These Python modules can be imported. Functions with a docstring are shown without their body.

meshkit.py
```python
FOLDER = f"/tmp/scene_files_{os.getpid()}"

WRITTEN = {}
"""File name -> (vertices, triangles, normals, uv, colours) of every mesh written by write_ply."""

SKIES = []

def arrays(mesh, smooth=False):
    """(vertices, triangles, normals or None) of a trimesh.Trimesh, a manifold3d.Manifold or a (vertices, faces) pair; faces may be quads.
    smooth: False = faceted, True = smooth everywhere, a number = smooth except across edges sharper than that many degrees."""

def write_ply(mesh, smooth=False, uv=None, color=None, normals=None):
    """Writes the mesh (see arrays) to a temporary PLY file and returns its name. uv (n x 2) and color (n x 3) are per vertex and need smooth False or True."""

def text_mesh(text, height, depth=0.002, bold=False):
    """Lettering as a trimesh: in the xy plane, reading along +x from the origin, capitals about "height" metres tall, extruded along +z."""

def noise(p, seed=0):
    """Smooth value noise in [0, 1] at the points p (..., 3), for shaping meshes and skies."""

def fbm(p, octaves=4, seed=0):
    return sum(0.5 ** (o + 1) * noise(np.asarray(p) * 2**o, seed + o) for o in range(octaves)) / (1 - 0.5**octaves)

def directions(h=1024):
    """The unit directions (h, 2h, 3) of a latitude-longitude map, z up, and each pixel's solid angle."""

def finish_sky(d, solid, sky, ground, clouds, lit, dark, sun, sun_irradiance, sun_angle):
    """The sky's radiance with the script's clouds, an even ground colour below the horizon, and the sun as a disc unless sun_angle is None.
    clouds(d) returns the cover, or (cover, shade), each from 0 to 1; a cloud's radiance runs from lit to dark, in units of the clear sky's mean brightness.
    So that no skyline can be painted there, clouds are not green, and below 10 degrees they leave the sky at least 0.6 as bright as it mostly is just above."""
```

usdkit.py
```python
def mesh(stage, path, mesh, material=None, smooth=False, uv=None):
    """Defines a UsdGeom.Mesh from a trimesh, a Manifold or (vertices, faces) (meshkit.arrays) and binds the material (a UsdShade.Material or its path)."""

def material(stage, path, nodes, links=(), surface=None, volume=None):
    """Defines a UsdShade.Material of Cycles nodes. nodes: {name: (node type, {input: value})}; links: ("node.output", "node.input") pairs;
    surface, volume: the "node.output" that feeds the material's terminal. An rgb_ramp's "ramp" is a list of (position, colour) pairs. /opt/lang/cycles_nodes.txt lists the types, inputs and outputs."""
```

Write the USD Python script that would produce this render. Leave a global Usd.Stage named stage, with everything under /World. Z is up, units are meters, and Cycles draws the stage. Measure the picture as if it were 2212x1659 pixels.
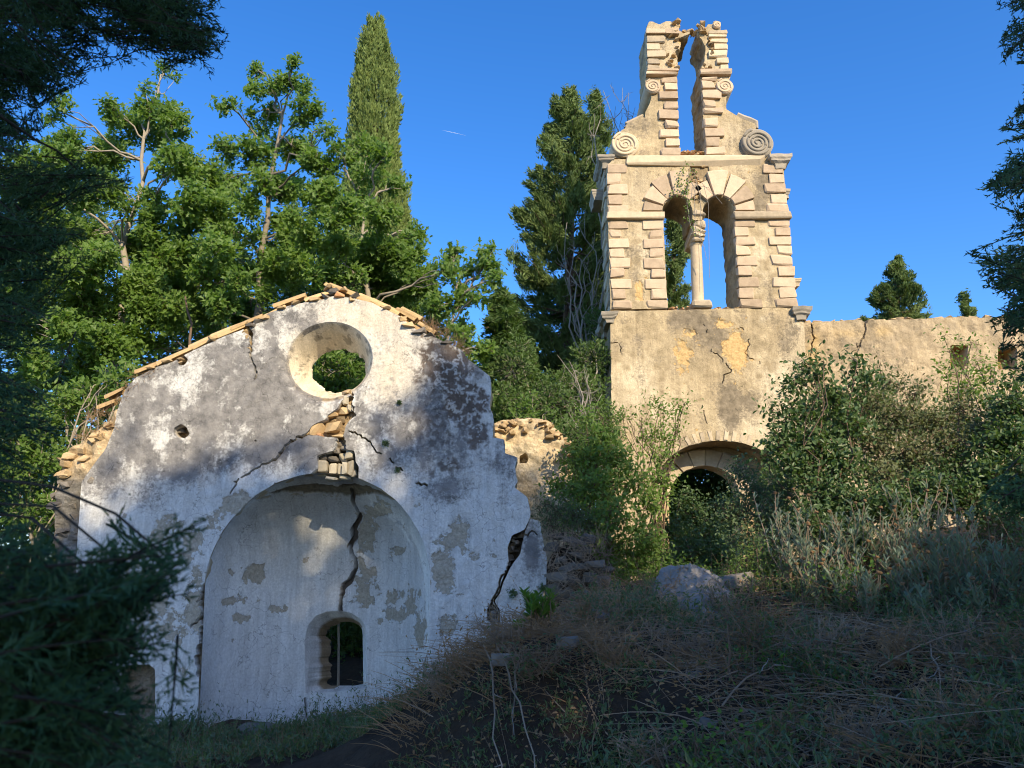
import math
import numpy as np
import shapely
from shapely.geometry import Polygon, LineString
from shapely.ops import unary_union
from scipy.spatial import Delaunay, ConvexHull
from scipy.interpolate import RBFInterpolator
import trimesh
import usdkit
from meshkit import noise, fbm
from pxr import Usd, UsdGeom, UsdLux, UsdShade, Gf, Sdf, Vt

stage = Usd.Stage.CreateInMemory()
UsdGeom.SetStageUpAxis(stage, 'Z')
UsdGeom.SetStageMetersPerUnit(stage, 1.0)
UsdGeom.Xform.Define(stage, '/World')
UsdGeom.Scope.Define(stage, '/World/Looks')

# ---------------------------------------------------------------- camera, sky, sun
PITCH = math.radians(15.5)
EYE = np.array([0.0, 0.0, 1.6])
FP = 1665.0                      # focal length in units of a 2212 wide picture
SUN = np.array([0.362, -0.788, 0.499]); SUN /= np.linalg.norm(SUN)
EXPOSURE = 1.45
SUN_INTENSITY = 0.68
SKY_STRENGTH = 0.15

cam = UsdGeom.Camera.Define(stage, '/World/camera')
cam.CreateFocalLengthAttr(24.0)
cam.CreateHorizontalApertureAttr(24.0 * 2212 / FP)
cam.CreateVerticalApertureAttr(24.0 * 1659 / FP)
cam.CreateClippingRangeAttr(Gf.Vec2f(0.05, 20000))
cam.CreateFStopAttr(5.0)
cam.CreateFocusDistanceAttr(12.0)
cam.CreateExposureAttr(EXPOSURE)
cam.AddTranslateOp().Set(Gf.Vec3d(*EYE))
cam.AddRotateXOp().Set(90 + math.degrees(PITCH))

elev, rot = math.asin(SUN[2]), math.atan2(SUN[0], SUN[1])
dome = UsdLux.DomeLight.Define(stage, '/World/sky')
dome.CreateIntensityAttr(1.0)
skym = usdkit.material(stage, '/World/Looks/sky_look', {
    's': ('sky_texture', {'sky_type': 'single_scattering', 'sun_disc': False, 'sun_elevation': elev, 'sun_rotation': rot,
                          'altitude': 100.0, 'air_density': 1.0, 'aerosol_density': 0.62, 'ozone_density': 4.0}),
    'h': ('hsv', {'hue': 0.508, 'saturation': 1.27, 'value': 0.73}),
    'b': ('background_shader', {'strength': SKY_STRENGTH})},
    [('s.color', 'h.color'), ('h.color', 'b.color')], surface='b.background')
UsdShade.MaterialBindingAPI.Apply(dome.GetPrim()).Bind(skym)
dome.GetPrim().SetCustomDataByKey('kind', 'structure')
sun = UsdLux.DistantLight.Define(stage, '/World/sun')
sun.CreateNormalizeAttr(True)
sun.CreateIntensityAttr(SUN_INTENSITY)
sun.CreateAngleAttr(0.53)
sun.CreateColorAttr(Gf.Vec3f(1.0, 0.84, 0.58))
zax = SUN; xax = np.cross([0, 0, 1], zax); xax /= np.linalg.norm(xax); yax = np.cross(zax, xax)
sun.AddTransformOp().Set(Gf.Matrix4d(*xax, 0, *yax, 0, *zax, 0, *(SUN * 60), 1))

# ---------------------------------------------------------------- helpers
CP, SP = math.cos(PITCH), math.sin(PITCH)


def pt(px, py, y):
    """The point of the vertical plane at distance y that the picture shows at px, py."""
    a, b = (np.asarray(px, float) - 1106) / FP, (829.5 - np.asarray(py, float)) / FP
    dy, dz = CP - b * SP, SP + b * CP
    t = y / dy
    return np.stack([a * t, np.broadcast_to(y, np.shape(t)).astype(float), EYE[2] + dz * t], -1)


def pic(p):
    """Picture coordinates of points."""
    q = np.asarray(p, float) - EYE
    d = q[..., 1] * CP + q[..., 2] * SP
    u = -q[..., 1] * SP + q[..., 2] * CP
    return 1106 + FP * q[..., 0] / d, 829.5 - FP * u / d


def size(rp, p):
    q = np.asarray(p, float) - EYE
    return rp / FP * (q[..., 1] * CP + q[..., 2] * SP)


def PL(points, y):
    p = np.asarray(points, float)
    w = pt(p[:, 0], p[:, 1], y)
    return w[:, [0, 2]]


def rng(seed):
    return np.random.default_rng(seed)


def unit(v):
    return v / np.maximum(np.linalg.norm(v, axis=-1, keepdims=True), 1e-9)


used = {}


def unique(path):
    n = used.get(path, 0)
    used[path] = n + 1
    return path if n == 0 else f'{path}_{n:03d}'


class Thing:
    def __init__(s, name, label=None, cat=None, at=(0, 0, 0), group=None, kind=None):
        s.path, s.at = unique('/World/' + name), np.asarray(at, float)
        s.prim = UsdGeom.Xform.Define(stage, s.path)
        s.prim.AddTranslateOp().Set(Gf.Vec3d(*map(float, s.at)))
        tag(s.prim.GetPrim(), label, cat, group, kind)


def tag(prim, label=None, cat=None, group=None, kind=None):
    for k, v in (('label', label), ('category', cat), ('group', group), ('kind', kind)):
        if v:
            prim.SetCustomDataByKey(k, v)


class Part:
    def __init__(s, path, at):
        s.path, s.at = path, at


def put(parent, name, vf, mat, smooth=False, col=None, label=None, kind=None, fields=None):
    """One mesh below a thing or a part (world coordinates in)."""
    v, f = np.asarray(vf[0], float), np.asarray(vf[1], int)
    base = parent.at if parent is not None else np.zeros(3)
    path = unique((parent.path if parent is not None else '/World') + '/' + name)
    m = UsdGeom.Mesh.Define(stage, path)
    m.CreatePointsAttr(Vt.Vec3fArray.FromNumpy((v - base).astype(np.float32)))
    m.CreateFaceVertexCountsAttr(Vt.IntArray.FromNumpy(np.full(len(f), f.shape[1], np.int32)))
    m.CreateFaceVertexIndicesAttr(Vt.IntArray.FromNumpy(f.astype(np.int32).ravel()))
    m.CreateSubdivisionSchemeAttr('none')
    if smooth:
        n = np.zeros_like(v)
        fn = np.cross(v[f[:, 1]] - v[f[:, 0]], v[f[:, 2]] - v[f[:, 0]])
        for k in range(f.shape[1]):
            np.add.at(n, f[:, k], fn)
        m.CreateNormalsAttr(Vt.Vec3fArray.FromNumpy(unit(n).astype(np.float32)))
        m.SetNormalsInterpolation('vertex')
    if col is not None:
        UsdGeom.PrimvarsAPI(m).CreatePrimvar('tint', Sdf.ValueTypeNames.Color3fArray, 'vertex').Set(Vt.Vec3fArray.FromNumpy(np.asarray(col, np.float32)))
    for k, a in (fields or {}).items():
        UsdGeom.PrimvarsAPI(m).CreatePrimvar(k, Sdf.ValueTypeNames.FloatArray, 'vertex').Set(Vt.FloatArray.FromNumpy(np.asarray(a, np.float32)))
    UsdShade.MaterialBindingAPI.Apply(m.GetPrim()).Bind(mat)
    tag(m.GetPrim(), label, None, None, kind)
    return Part(path, base)


def joined(list_vf):
    vs, fs, n = [], [], 0
    for v, f in list_vf:
        vs.append(v); fs.append(np.asarray(f) + n); n += len(v)
    return np.vstack(vs), np.vstack(fs)


def tube(points, radii, sides=6, cap=True):
    p = np.asarray(points, float)
    r = np.broadcast_to(np.asarray(radii, float), (len(p),))
    t = unit(np.gradient(p, axis=0))
    ref = np.where(np.abs(t[:, 2:]) < 0.9, [[0, 0, 1.0]], [[1.0, 0, 0]])
    a = unit(np.cross(t, ref)); b = np.cross(t, a)
    an = np.arange(sides) * 2 * np.pi / sides
    v = (p[:, None] + r[:, None, None] * (np.cos(an)[None, :, None] * a[:, None] + np.sin(an)[None, :, None] * b[:, None])).reshape(-1, 3)
    i, j = np.meshgrid(np.arange(len(p) - 1), np.arange(sides), indexing='ij')
    q = np.stack([i * sides + j, i * sides + (j + 1) % sides, (i + 1) * sides + (j + 1) % sides, (i + 1) * sides + j], -1).reshape(-1, 4)
    f = np.vstack([q[:, [0, 1, 2]], q[:, [0, 2, 3]]])
    if cap:
        k = len(p) - 1
        c = [[0, i + 1, i] for i in range(1, sides - 1)] + [[k * sides, k * sides + i, k * sides + i + 1] for i in range(1, sides - 1)]
        f = np.vstack([f, c])
    return v, f


def wiggle(a, b, n=6, amp=0.05, seed=0, sag=0.0):
    r = rng(seed)
    t = np.linspace(0, 1, n)[:, None]
    p = np.asarray(a) * (1 - t) + np.asarray(b) * t
    L = np.linalg.norm(np.asarray(b) - np.asarray(a))
    o = np.cumsum(r.normal(0, 1, (n, 3)), 0) * amp * L / math.sqrt(n)
    o = o - o[0] - (o[-1] - o[0]) * t
    p = p + o
    p[:, 2] += sag * L * (t[:, 0] * (1 - t[:, 0])) * 4
    return p


def spikes(base, d, length, rad):
    """Three-sided pyramids: needles, twigs, straws."""
    n = len(base)
    d = unit(d)
    a = unit(np.cross(d, np.where(np.abs(d[:, 2:]) < 0.9, [[0, 0, 1.0]], [[1.0, 0, 0]])))
    b = np.cross(d, a)
    length, rad = np.broadcast_to(length, (n,))[:, None], np.broadcast_to(rad, (n,))[:, None]
    v = np.stack([base + a * rad, base + (-0.5 * a + 0.866 * b) * rad, base + (-0.5 * a - 0.866 * b) * rad, base + d * length], 1).reshape(-1, 3)
    k = np.arange(n)[:, None] * 4
    f = np.concatenate([k + [[0, 1, 3]], k + [[1, 2, 3]], k + [[2, 0, 3]]], 0)
    return v, f


OAK = (np.array([[0, 0], [.28, -.30], [.40, -.16], [.60, -.5], [.75, -.18], [1, 0], [.75, .18], [.60, .5], [.40, .16], [.28, .30]]),
       np.array([[0, 1, 2], [0, 2, 5], [2, 3, 4], [2, 4, 5], [0, 5, 8], [0, 8, 9], [5, 6, 8], [6, 7, 8]]))
LANCE = (np.array([[0, 0], [.45, -.5], [1, 0], [.45, .5]]), np.array([[0, 1, 2], [0, 2, 3]]))
OVAL = (np.array([[0, 0], [.3, -.46], [.7, -.42], [1, 0], [.7, .42], [.3, .46]]), np.array([[0, 1, 2], [0, 2, 3], [0, 3, 4], [0, 4, 5]]))


def leaves(pos, axis, nor, length, width, shape=LANCE, fold=0.18):
    n = len(pos)
    axis = unit(axis)
    side = unit(np.cross(nor, axis)); nn = np.cross(axis, side)
    L, W = np.broadcast_to(length, (n,)), np.broadcast_to(width, (n,))
    o, tri = shape
    u, w = o[:, 0], o[:, 1]
    h = np.abs(w) * fold * 2 - (u ** 2) * 0.12
    v = pos[:, None] + axis[:, None] * (u[None, :, None] * L[:, None, None]) + side[:, None] * (w[None, :, None] * W[:, None, None]) + nn[:, None] * (h[None, :, None] * W[:, None, None])
    f = (np.arange(n)[:, None, None] * len(o) + tri[None]).reshape(-1, 3)
    return v.reshape(-1, 3), f


def ball(r, n):
    d = unit(r.normal(size=(n, 3)))
    return d


def stone(c, s, seed, n=16):
    """A rough block: the hull of points of a rounded box."""
    r = rng(seed)
    d = ball(r, n)
    d = np.sign(d) * np.abs(d) ** 0.55
    d /= np.maximum(np.abs(d).max(1, keepdims=True), 1e-9) ** 0.75
    p = d * np.asarray(s) / 2 * r.uniform(.8, 1.05, (n, 1))
    h = ConvexHull(p)
    idx = h.vertices
    m = {k: i for i, k in enumerate(idx)}
    f = np.array([[m[k] for k in t] for t in h.simplices])
    v = p[idx]
    a, b = r.normal(0, .16), r.normal(0, .3)
    v = v @ np.array([[math.cos(a), 0, math.sin(a)], [0, 1, 0], [-math.sin(a), 0, math.cos(a)]]) @ np.array([[math.cos(b), math.sin(b), 0], [-math.sin(b), math.cos(b), 0], [0, 0, 1]])
    p = p.copy(); p[idx] = v
    nn = np.cross(v[f[:, 1]] - v[f[:, 0]], v[f[:, 2]] - v[f[:, 0]])
    flip = (nn * v[f].mean(1)).sum(1) < 0
    f[flip] = f[flip][:, ::-1]
    return v + np.asarray(c), f


def block(x0, x1, y0, y1, z0, z1, ch=0.015, seed=0, jit=0.006):
    """A chamfered, slightly worn block of stone."""
    r = rng(seed)
    c = np.array([(x0 + x1) / 2, (y0 + y1) / 2, (z0 + z1) / 2]); h = np.array([x1 - x0, y1 - y0, z1 - z0]) / 2
    ch = min(ch, h.min() * 0.6)
    pts = []
    for sx in (-1, 1):
        for sy in (-1, 1):
            for sz in (-1, 1):
                s = np.array([sx, sy, sz])
                e = r.uniform(.5, 2.0) if r.uniform() < .8 else r.uniform(2.5, 5.5)
                for k in range(3):
                    o = h - ch * e; o[k] = h[k]
                    pts.append(s * o)
    p = np.array(pts) + r.normal(0, jit, (24, 3)) * [1, .5, 1]
    hull = ConvexHull(p)
    f = hull.simplices.copy()
    nn = np.cross(p[f[:, 1]] - p[f[:, 0]], p[f[:, 2]] - p[f[:, 0]])
    flip = (nn * p[f].mean(1)).sum(1) < 0
    f[flip] = f[flip][:, ::-1]
    return p + c, f


def dens(ring, step):
    ls = LineString(np.vstack([ring, ring[:1]]))
    n = max(3, int(ls.length / step))
    return np.array([ls.interpolate(i / n, normalized=True).coords[0] for i in range(n)])


def ragged(points, step=0.03, amp=0.02, seed=0, scale=6.0):
    """A closed outline with a broken edge."""
    p = dens(np.asarray(points, float), step)
    q = np.column_stack([p * scale, np.full(len(p), seed * 3.1)])
    o = np.stack([fbm(q, 4, seed) - .5, fbm(q + 50, 4, seed + 9) - .5], 1)
    return p + o * amp * 2.4


def crack(points, w, seed=0, step=0.05, jag=0.02):
    """A jagged crack as an area round a polyline; w: widths at its points."""
    p = np.asarray(points, float)
    w = np.broadcast_to(np.asarray(w, float), (len(p),))
    d = np.concatenate([[0], np.cumsum(np.linalg.norm(np.diff(p, axis=0), axis=1))])
    t = np.arange(0, d[-1] + step * .2, step * .5)
    q = np.stack([np.interp(t, d, p[:, 0]), np.interp(t, d, p[:, 1])], 1)
    tg = unit(np.gradient(q, axis=0)); nm = np.column_stack([-tg[:, 1], tg[:, 0]])
    z = np.zeros(len(t))
    env = np.minimum(1, np.minimum(t, d[-1] - t + 1e-3) / .1)
    q += nm * (((fbm(np.column_stack([t * 7, z + seed, z]), 3, seed) - .5) * 5 + (fbm(np.column_stack([t * 30, z + seed, z]), 3, seed + 7) - .5) * 2.2) * jag * env)[:, None]
    ww = np.interp(t, d, w) * np.clip(.15 + 1.7 * fbm(np.column_stack([t * 11, z + seed * 2.3, z]), 4, seed + 3), .25, 1.8)
    return unary_union([LineString(q[i:i + 2]).buffer(max(ww[i], .004) / 2, quad_segs=1, cap_style='square') for i in range(len(q) - 1)])


def triangulated(poly, spacing, regions=(), seed=0):
    """Points and triangles of a polygon; the edges of the regions are followed closely. Returns points, triangles, rings (index loops)."""
    r = rng(seed)
    rings, pts, n = [], [], 0
    for k, ring in enumerate([poly.exterior, *poly.interiors]):
        p = dens(np.array(ring.coords)[:-1], spacing)
        rings.append(np.arange(n, n + len(p))); pts.append(p); n += len(p)
    x0, y0, x1, y1 = poly.bounds
    gx, gy = np.meshgrid(np.arange(x0, x1, spacing), np.arange(y0, y1, spacing * .87))
    gx = gx + (np.arange(gx.shape[0]) % 2)[:, None] * spacing / 2
    g = np.stack([gx.ravel(), gy.ravel()], 1) + r.uniform(-.2, .2, (gx.size, 2)) * spacing
    inner = poly.buffer(-spacing * .45)
    shapely.prepare(inner)
    g = g[shapely.contains_xy(inner, g[:, 0], g[:, 1])]
    e = 0.006
    edge = []
    for a in regions:
        b = a.intersection(inner)
        if b.is_empty:
            continue
        lines = b.boundary
        near = lines.buffer(spacing * .55)
        shapely.prepare(near)
        g = g[~shapely.contains_xy(near, g[:, 0], g[:, 1])]
        for off in (e, -e):
            o = b.buffer(off).boundary
            for ln in getattr(o, 'geoms', [o]):
                if ln.length < spacing:
                    continue
                m = max(4, int(ln.length / (spacing * .8)))
                edge.append(shapely.get_coordinates(shapely.line_interpolate_point(ln, np.arange(m) / m, normalized=True)))
    if edge:
        ed = np.vstack(edge)
        ed = ed[shapely.contains_xy(inner, ed[:, 0], ed[:, 1])]
        g = np.vstack([g, ed])
    P = np.vstack(pts + [g])
    P[n:] += r.uniform(-1e-4, 1e-4, P[n:].shape)
    T = Delaunay(P).simplices
    c = P[T].mean(1)
    big = poly.buffer(1e-4)
    shapely.prepare(big)
    T = T[shapely.contains_xy(big, c[:, 0], c[:, 1])]
    ar = (P[T[:, 1], 0] - P[T[:, 0], 0]) * (P[T[:, 2], 1] - P[T[:, 0], 1]) - (P[T[:, 1], 1] - P[T[:, 0], 1]) * (P[T[:, 2], 0] - P[T[:, 0], 0])
    T[ar < 0] = T[ar < 0][:, ::-1]
    T = T[np.abs(ar) > 1e-9]
    return P, T, rings


def inside(area, P):
    shapely.prepare(area)
    return shapely.contains_xy(area, P[:, 0], P[:, 1])


def slab(poly, Y, thick, spacing, regions=(), relief=None, seed=0, back=True, ring_back=None, rough=0.02, color=None, side_color=None):
    """A standing wall whose front, at y = Y, looks to -y. regions: (area, depth). Returns (v, f), colours."""
    P, T, rings = triangulated(poly, spacing, [a for a, d in regions], seed)
    dep = np.zeros(len(P)) if relief is None else relief(P)
    for a, d in regions:
        k = inside(a, P)
        dep[k] = (d(P[k]) if callable(d) else d + (fbm(np.column_stack([P[k] * 14, np.zeros(k.sum())]), 3, seed + 5) - .5) * .5 * d)
    v = [np.column_stack([P[:, 0], Y + dep, P[:, 1]])]
    f = [T]
    c = [color(P, dep) if color else np.full((len(P), 3), .5)]
    n = len(P)
    sc = side_color if side_color is not None else (lambda Q: np.full((len(Q), 3), .3))
    backs = []
    for k, ring in enumerate(rings):
        loop = P[ring]
        th = thick
        fn = None
        if ring_back and k in ring_back:
            fn, th = ring_back[k]
        m = max(2, int(th / (spacing * 2.5)) + 1)
        prev = ring
        for j in range(1, m + 1):
            t = j / m
            q = loop if fn is None else fn(loop, t)
            w = np.column_stack([q[:, 0], Y + dep[ring] * (1 - t) + th * t + np.zeros(len(q)), q[:, 1]])
            if j < m or fn is None:
                nz = np.column_stack([w * 5])
                w = w + (np.stack([fbm(nz, 3, seed + 1), fbm(nz + 9, 3, seed + 2), fbm(nz + 20, 3, seed + 3)], 1) - .5) * rough * 2 * (1 if fn is None else .25)
            cur = np.arange(n, n + len(ring)); n += len(ring)
            v.append(w); c.append(sc(w))
            a, b, cc, d = prev, np.roll(prev, -1), np.roll(cur, -1), cur
            q4 = np.vstack([np.stack([a, d, b], 1), np.stack([b, d, cc], 1)])
            # exterior ring of shapely may run either way: fix orientation
            ar = 0.5 * np.sum(loop[:, 0] * np.roll(loop[:, 1], -1) - np.roll(loop[:, 0], -1) * loop[:, 1])
            if (ar > 0) != (k == 0):
                q4 = q4[:, ::-1]
            f.append(q4)
            prev = cur
        backs.append(prev)
    if back:
        bi = np.concatenate(backs)
        B = np.concatenate([P[r_] for r_ in rings])
        TB = Delaunay(B).simplices
        ctr = B[TB].mean(1)
        TB = TB[inside(poly, ctr)]
        ar = (B[TB[:, 1], 0] - B[TB[:, 0], 0]) * (B[TB[:, 2], 1] - B[TB[:, 0], 1]) - (B[TB[:, 1], 1] - B[TB[:, 0], 1]) * (B[TB[:, 2], 0] - B[TB[:, 0], 0])
        TB[ar > 0] = TB[ar > 0][:, ::-1]
        f.append(bi[TB])
    return (np.vstack(v), np.vstack(f)), np.vstack(c)


def blobs(px, py, items):
    """A soft field from (x, y, rx, ry, strength) patches, in picture coordinates of a wall's own plane."""
    out = np.zeros(len(px))
    for x, y, rx, ry, s in items:
        out = np.maximum(out, s * np.exp(-(((px - x) / rx) ** 2 + ((py - y) / ry) ** 2)))
    return out


def mixc(c, k, col):
    k = np.clip(k, 0, 1)[:, None]
    return c * (1 - k) + np.asarray(col) * k


def step(x, a, b):
    t = np.clip((x - a) / (b - a), 0, 1)
    return t * t * (3 - 2 * t)


# ---------------------------------------------------------------- materials
def mat(name, nodes, links, surface='p.BSDF'):
    return usdkit.material(stage, '/World/Looks/' + name, nodes, links, surface=surface)


def tinted(name, scale=30, amount=0.35, bump=0.5, bscale=60, rough=0.9, speck=0.0, hair=0.0, bdist=0.01):
    """Vertex tint times grain, with relief; speck adds dark pits, hair adds fine map cracks."""
    n = {'a': ('attribute', {'attribute': 'tint'}), 'g': ('geometry', {}),
         'n': ('noise_texture', {'scale': scale, 'detail': 6.0, 'roughness': 0.7}),
         'r': ('rgb_ramp', {'ramp': [(0.25, (1 - amount,) * 3), (0.75, (1 + amount * .6,) * 3)]}),
         'm': ('mix', {'mix_type': 'multiply', 'fac': 1.0}),
         'nb': ('noise_texture', {'scale': bscale, 'detail': 8.0, 'roughness': 0.65}),
         'b': ('bump', {'strength': bump, 'distance': bdist}),
         'p': ('principled_bsdf', {'roughness': rough, 'specular_ior_level': 0.2})}
    l = [('g.position', 'n.vector'), ('g.position', 'nb.vector'), ('n.fac', 'r.fac'), ('a.color', 'm.color1'), ('r.color', 'm.color2'),
         ('nb.fac', 'b.height'), ('b.normal', 'p.normal')]
    last = 'm.color'
    if speck:
        n |= {'ns': ('noise_texture', {'scale': 23.0, 'detail': 5.0, 'roughness': 0.8}), 'rs': ('rgb_ramp', {'ramp': [(0.30, (1 - speck,) * 3), (0.42, (1, 1, 1))]}), 'ms': ('mix', {'mix_type': 'multiply', 'fac': 1.0})}
        l += [('g.position', 'ns.vector'), ('ns.fac', 'rs.fac'), (last, 'ms.color1'), ('rs.color', 'ms.color2')]
        last = 'ms.color'
    if hair:
        n |= {'wn': ('noise_texture', {'scale': 4.0, 'detail': 4.0}), 'wv': ('vector_math', {'math_type': 'multiply_add', 'vector2': (0.25, 0.25, 0.25)}),
              'vo': ('voronoi_texture', {'feature': 'distance_to_edge', 'scale': 3.6}), 'rv': ('rgb_ramp', {'ramp': [(0.0, (1 - hair,) * 3), (0.016, (1, 1, 1))]}),
              'nm': ('noise_texture', {'scale': 1.7, 'detail': 3.0}), 'rm': ('rgb_ramp', {'ramp': [(0.5, (0, 0, 0)), (0.6, (1, 1, 1))]}),
              'mh': ('mix', {'mix_type': 'multiply'})}
        l += [('g.position', 'wn.vector'), ('wn.color', 'wv.vector1'), ('g.position', 'wv.vector3'), ('wv.vector', 'vo.vector'), ('vo.distance', 'rv.fac'),
              ('g.position', 'nm.vector'), ('nm.fac', 'rm.fac'), ('rm.color', 'mh.fac'), (last, 'mh.color1'), ('rv.color', 'mh.color2')]
        last = 'mh.color'
    l.append((last, 'p.base_color'))
    return mat(name, n, l)


def varied(name, c1, c2, scale=8, bump=0.4, bscale=40, rough=0.9, by='object', spec=0.2, bdist=0.01):
    """A colour that varies from object to object and with grain."""
    n = {'o': ('object_info', {}), 'g': ('geometry', {}), 'n': ('noise_texture', {'scale': scale, 'detail': 6.0, 'roughness': 0.7}),
         'h': ('math', {'math_type': 'multiply_add', 'value2': 0.45, 'value3': 0.0}), 'k': ('math', {'math_type': 'multiply_add', 'value2': 0.75}),
         'r': ('rgb_ramp', {'ramp': [(0.1, c1), (0.9, c2)]}),
         'nb': ('noise_texture', {'scale': bscale, 'detail': 8.0, 'roughness': 0.65}), 'b': ('bump', {'strength': bump, 'distance': bdist}),
         'p': ('principled_bsdf', {'roughness': rough, 'specular_ior_level': spec})}
    src = 'o.random' if by == 'object' else 'g.random_per_island'
    l = [(src, 'h.value1'), ('g.position', 'n.vector'), ('n.fac', 'k.value1'), ('h.value', 'k.value3'), ('k.value', 'r.fac'), ('r.color', 'p.base_color'),
         ('g.position', 'nb.vector'), ('nb.fac', 'b.height'), ('b.normal', 'p.normal')]
    return mat(name, n, l)


def leaf_look(name, c1, c2, c3=None, trans=0.35, rough=0.5, spec=0.35):
    ramp = [(0.0, c1), (0.75, c2), (1.0, c3 or c2)]
    n = {'g': ('geometry', {}), 'n': ('noise_texture', {'scale': 0.9, 'detail': 3.0}), 's': ('math', {'math_type': 'multiply_add', 'value2': 0.9, 'value3': -0.2}),
         'a': ('math', {'math_type': 'multiply_add', 'value2': 0.6}),
         'r': ('rgb_ramp', {'ramp': ramp}), 'p': ('principled_bsdf', {'roughness': rough, 'specular_ior_level': spec}),
         't': ('translucent_bsdf', {}), 'bright': ('mix', {'mix_type': 'multiply', 'fac': 1.0, 'color2': (1.9, 1.9, 0.8)}), 'x': ('mix_closure', {'fac': trans})}
    l = [('g.random_per_island', 'a.value1'), ('g.position', 'n.vector'), ('n.fac', 's.value1'), ('s.value', 'a.value3'), ('a.value', 'r.fac'), ('r.color', 'p.base_color'), ('r.color', 'bright.color1'),
         ('bright.color', 't.color'), ('p.BSDF', 'x.closure1'), ('t.BSDF', 'x.closure2')]
    return mat(name, n, l, surface='x.closure')


M = {}


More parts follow.
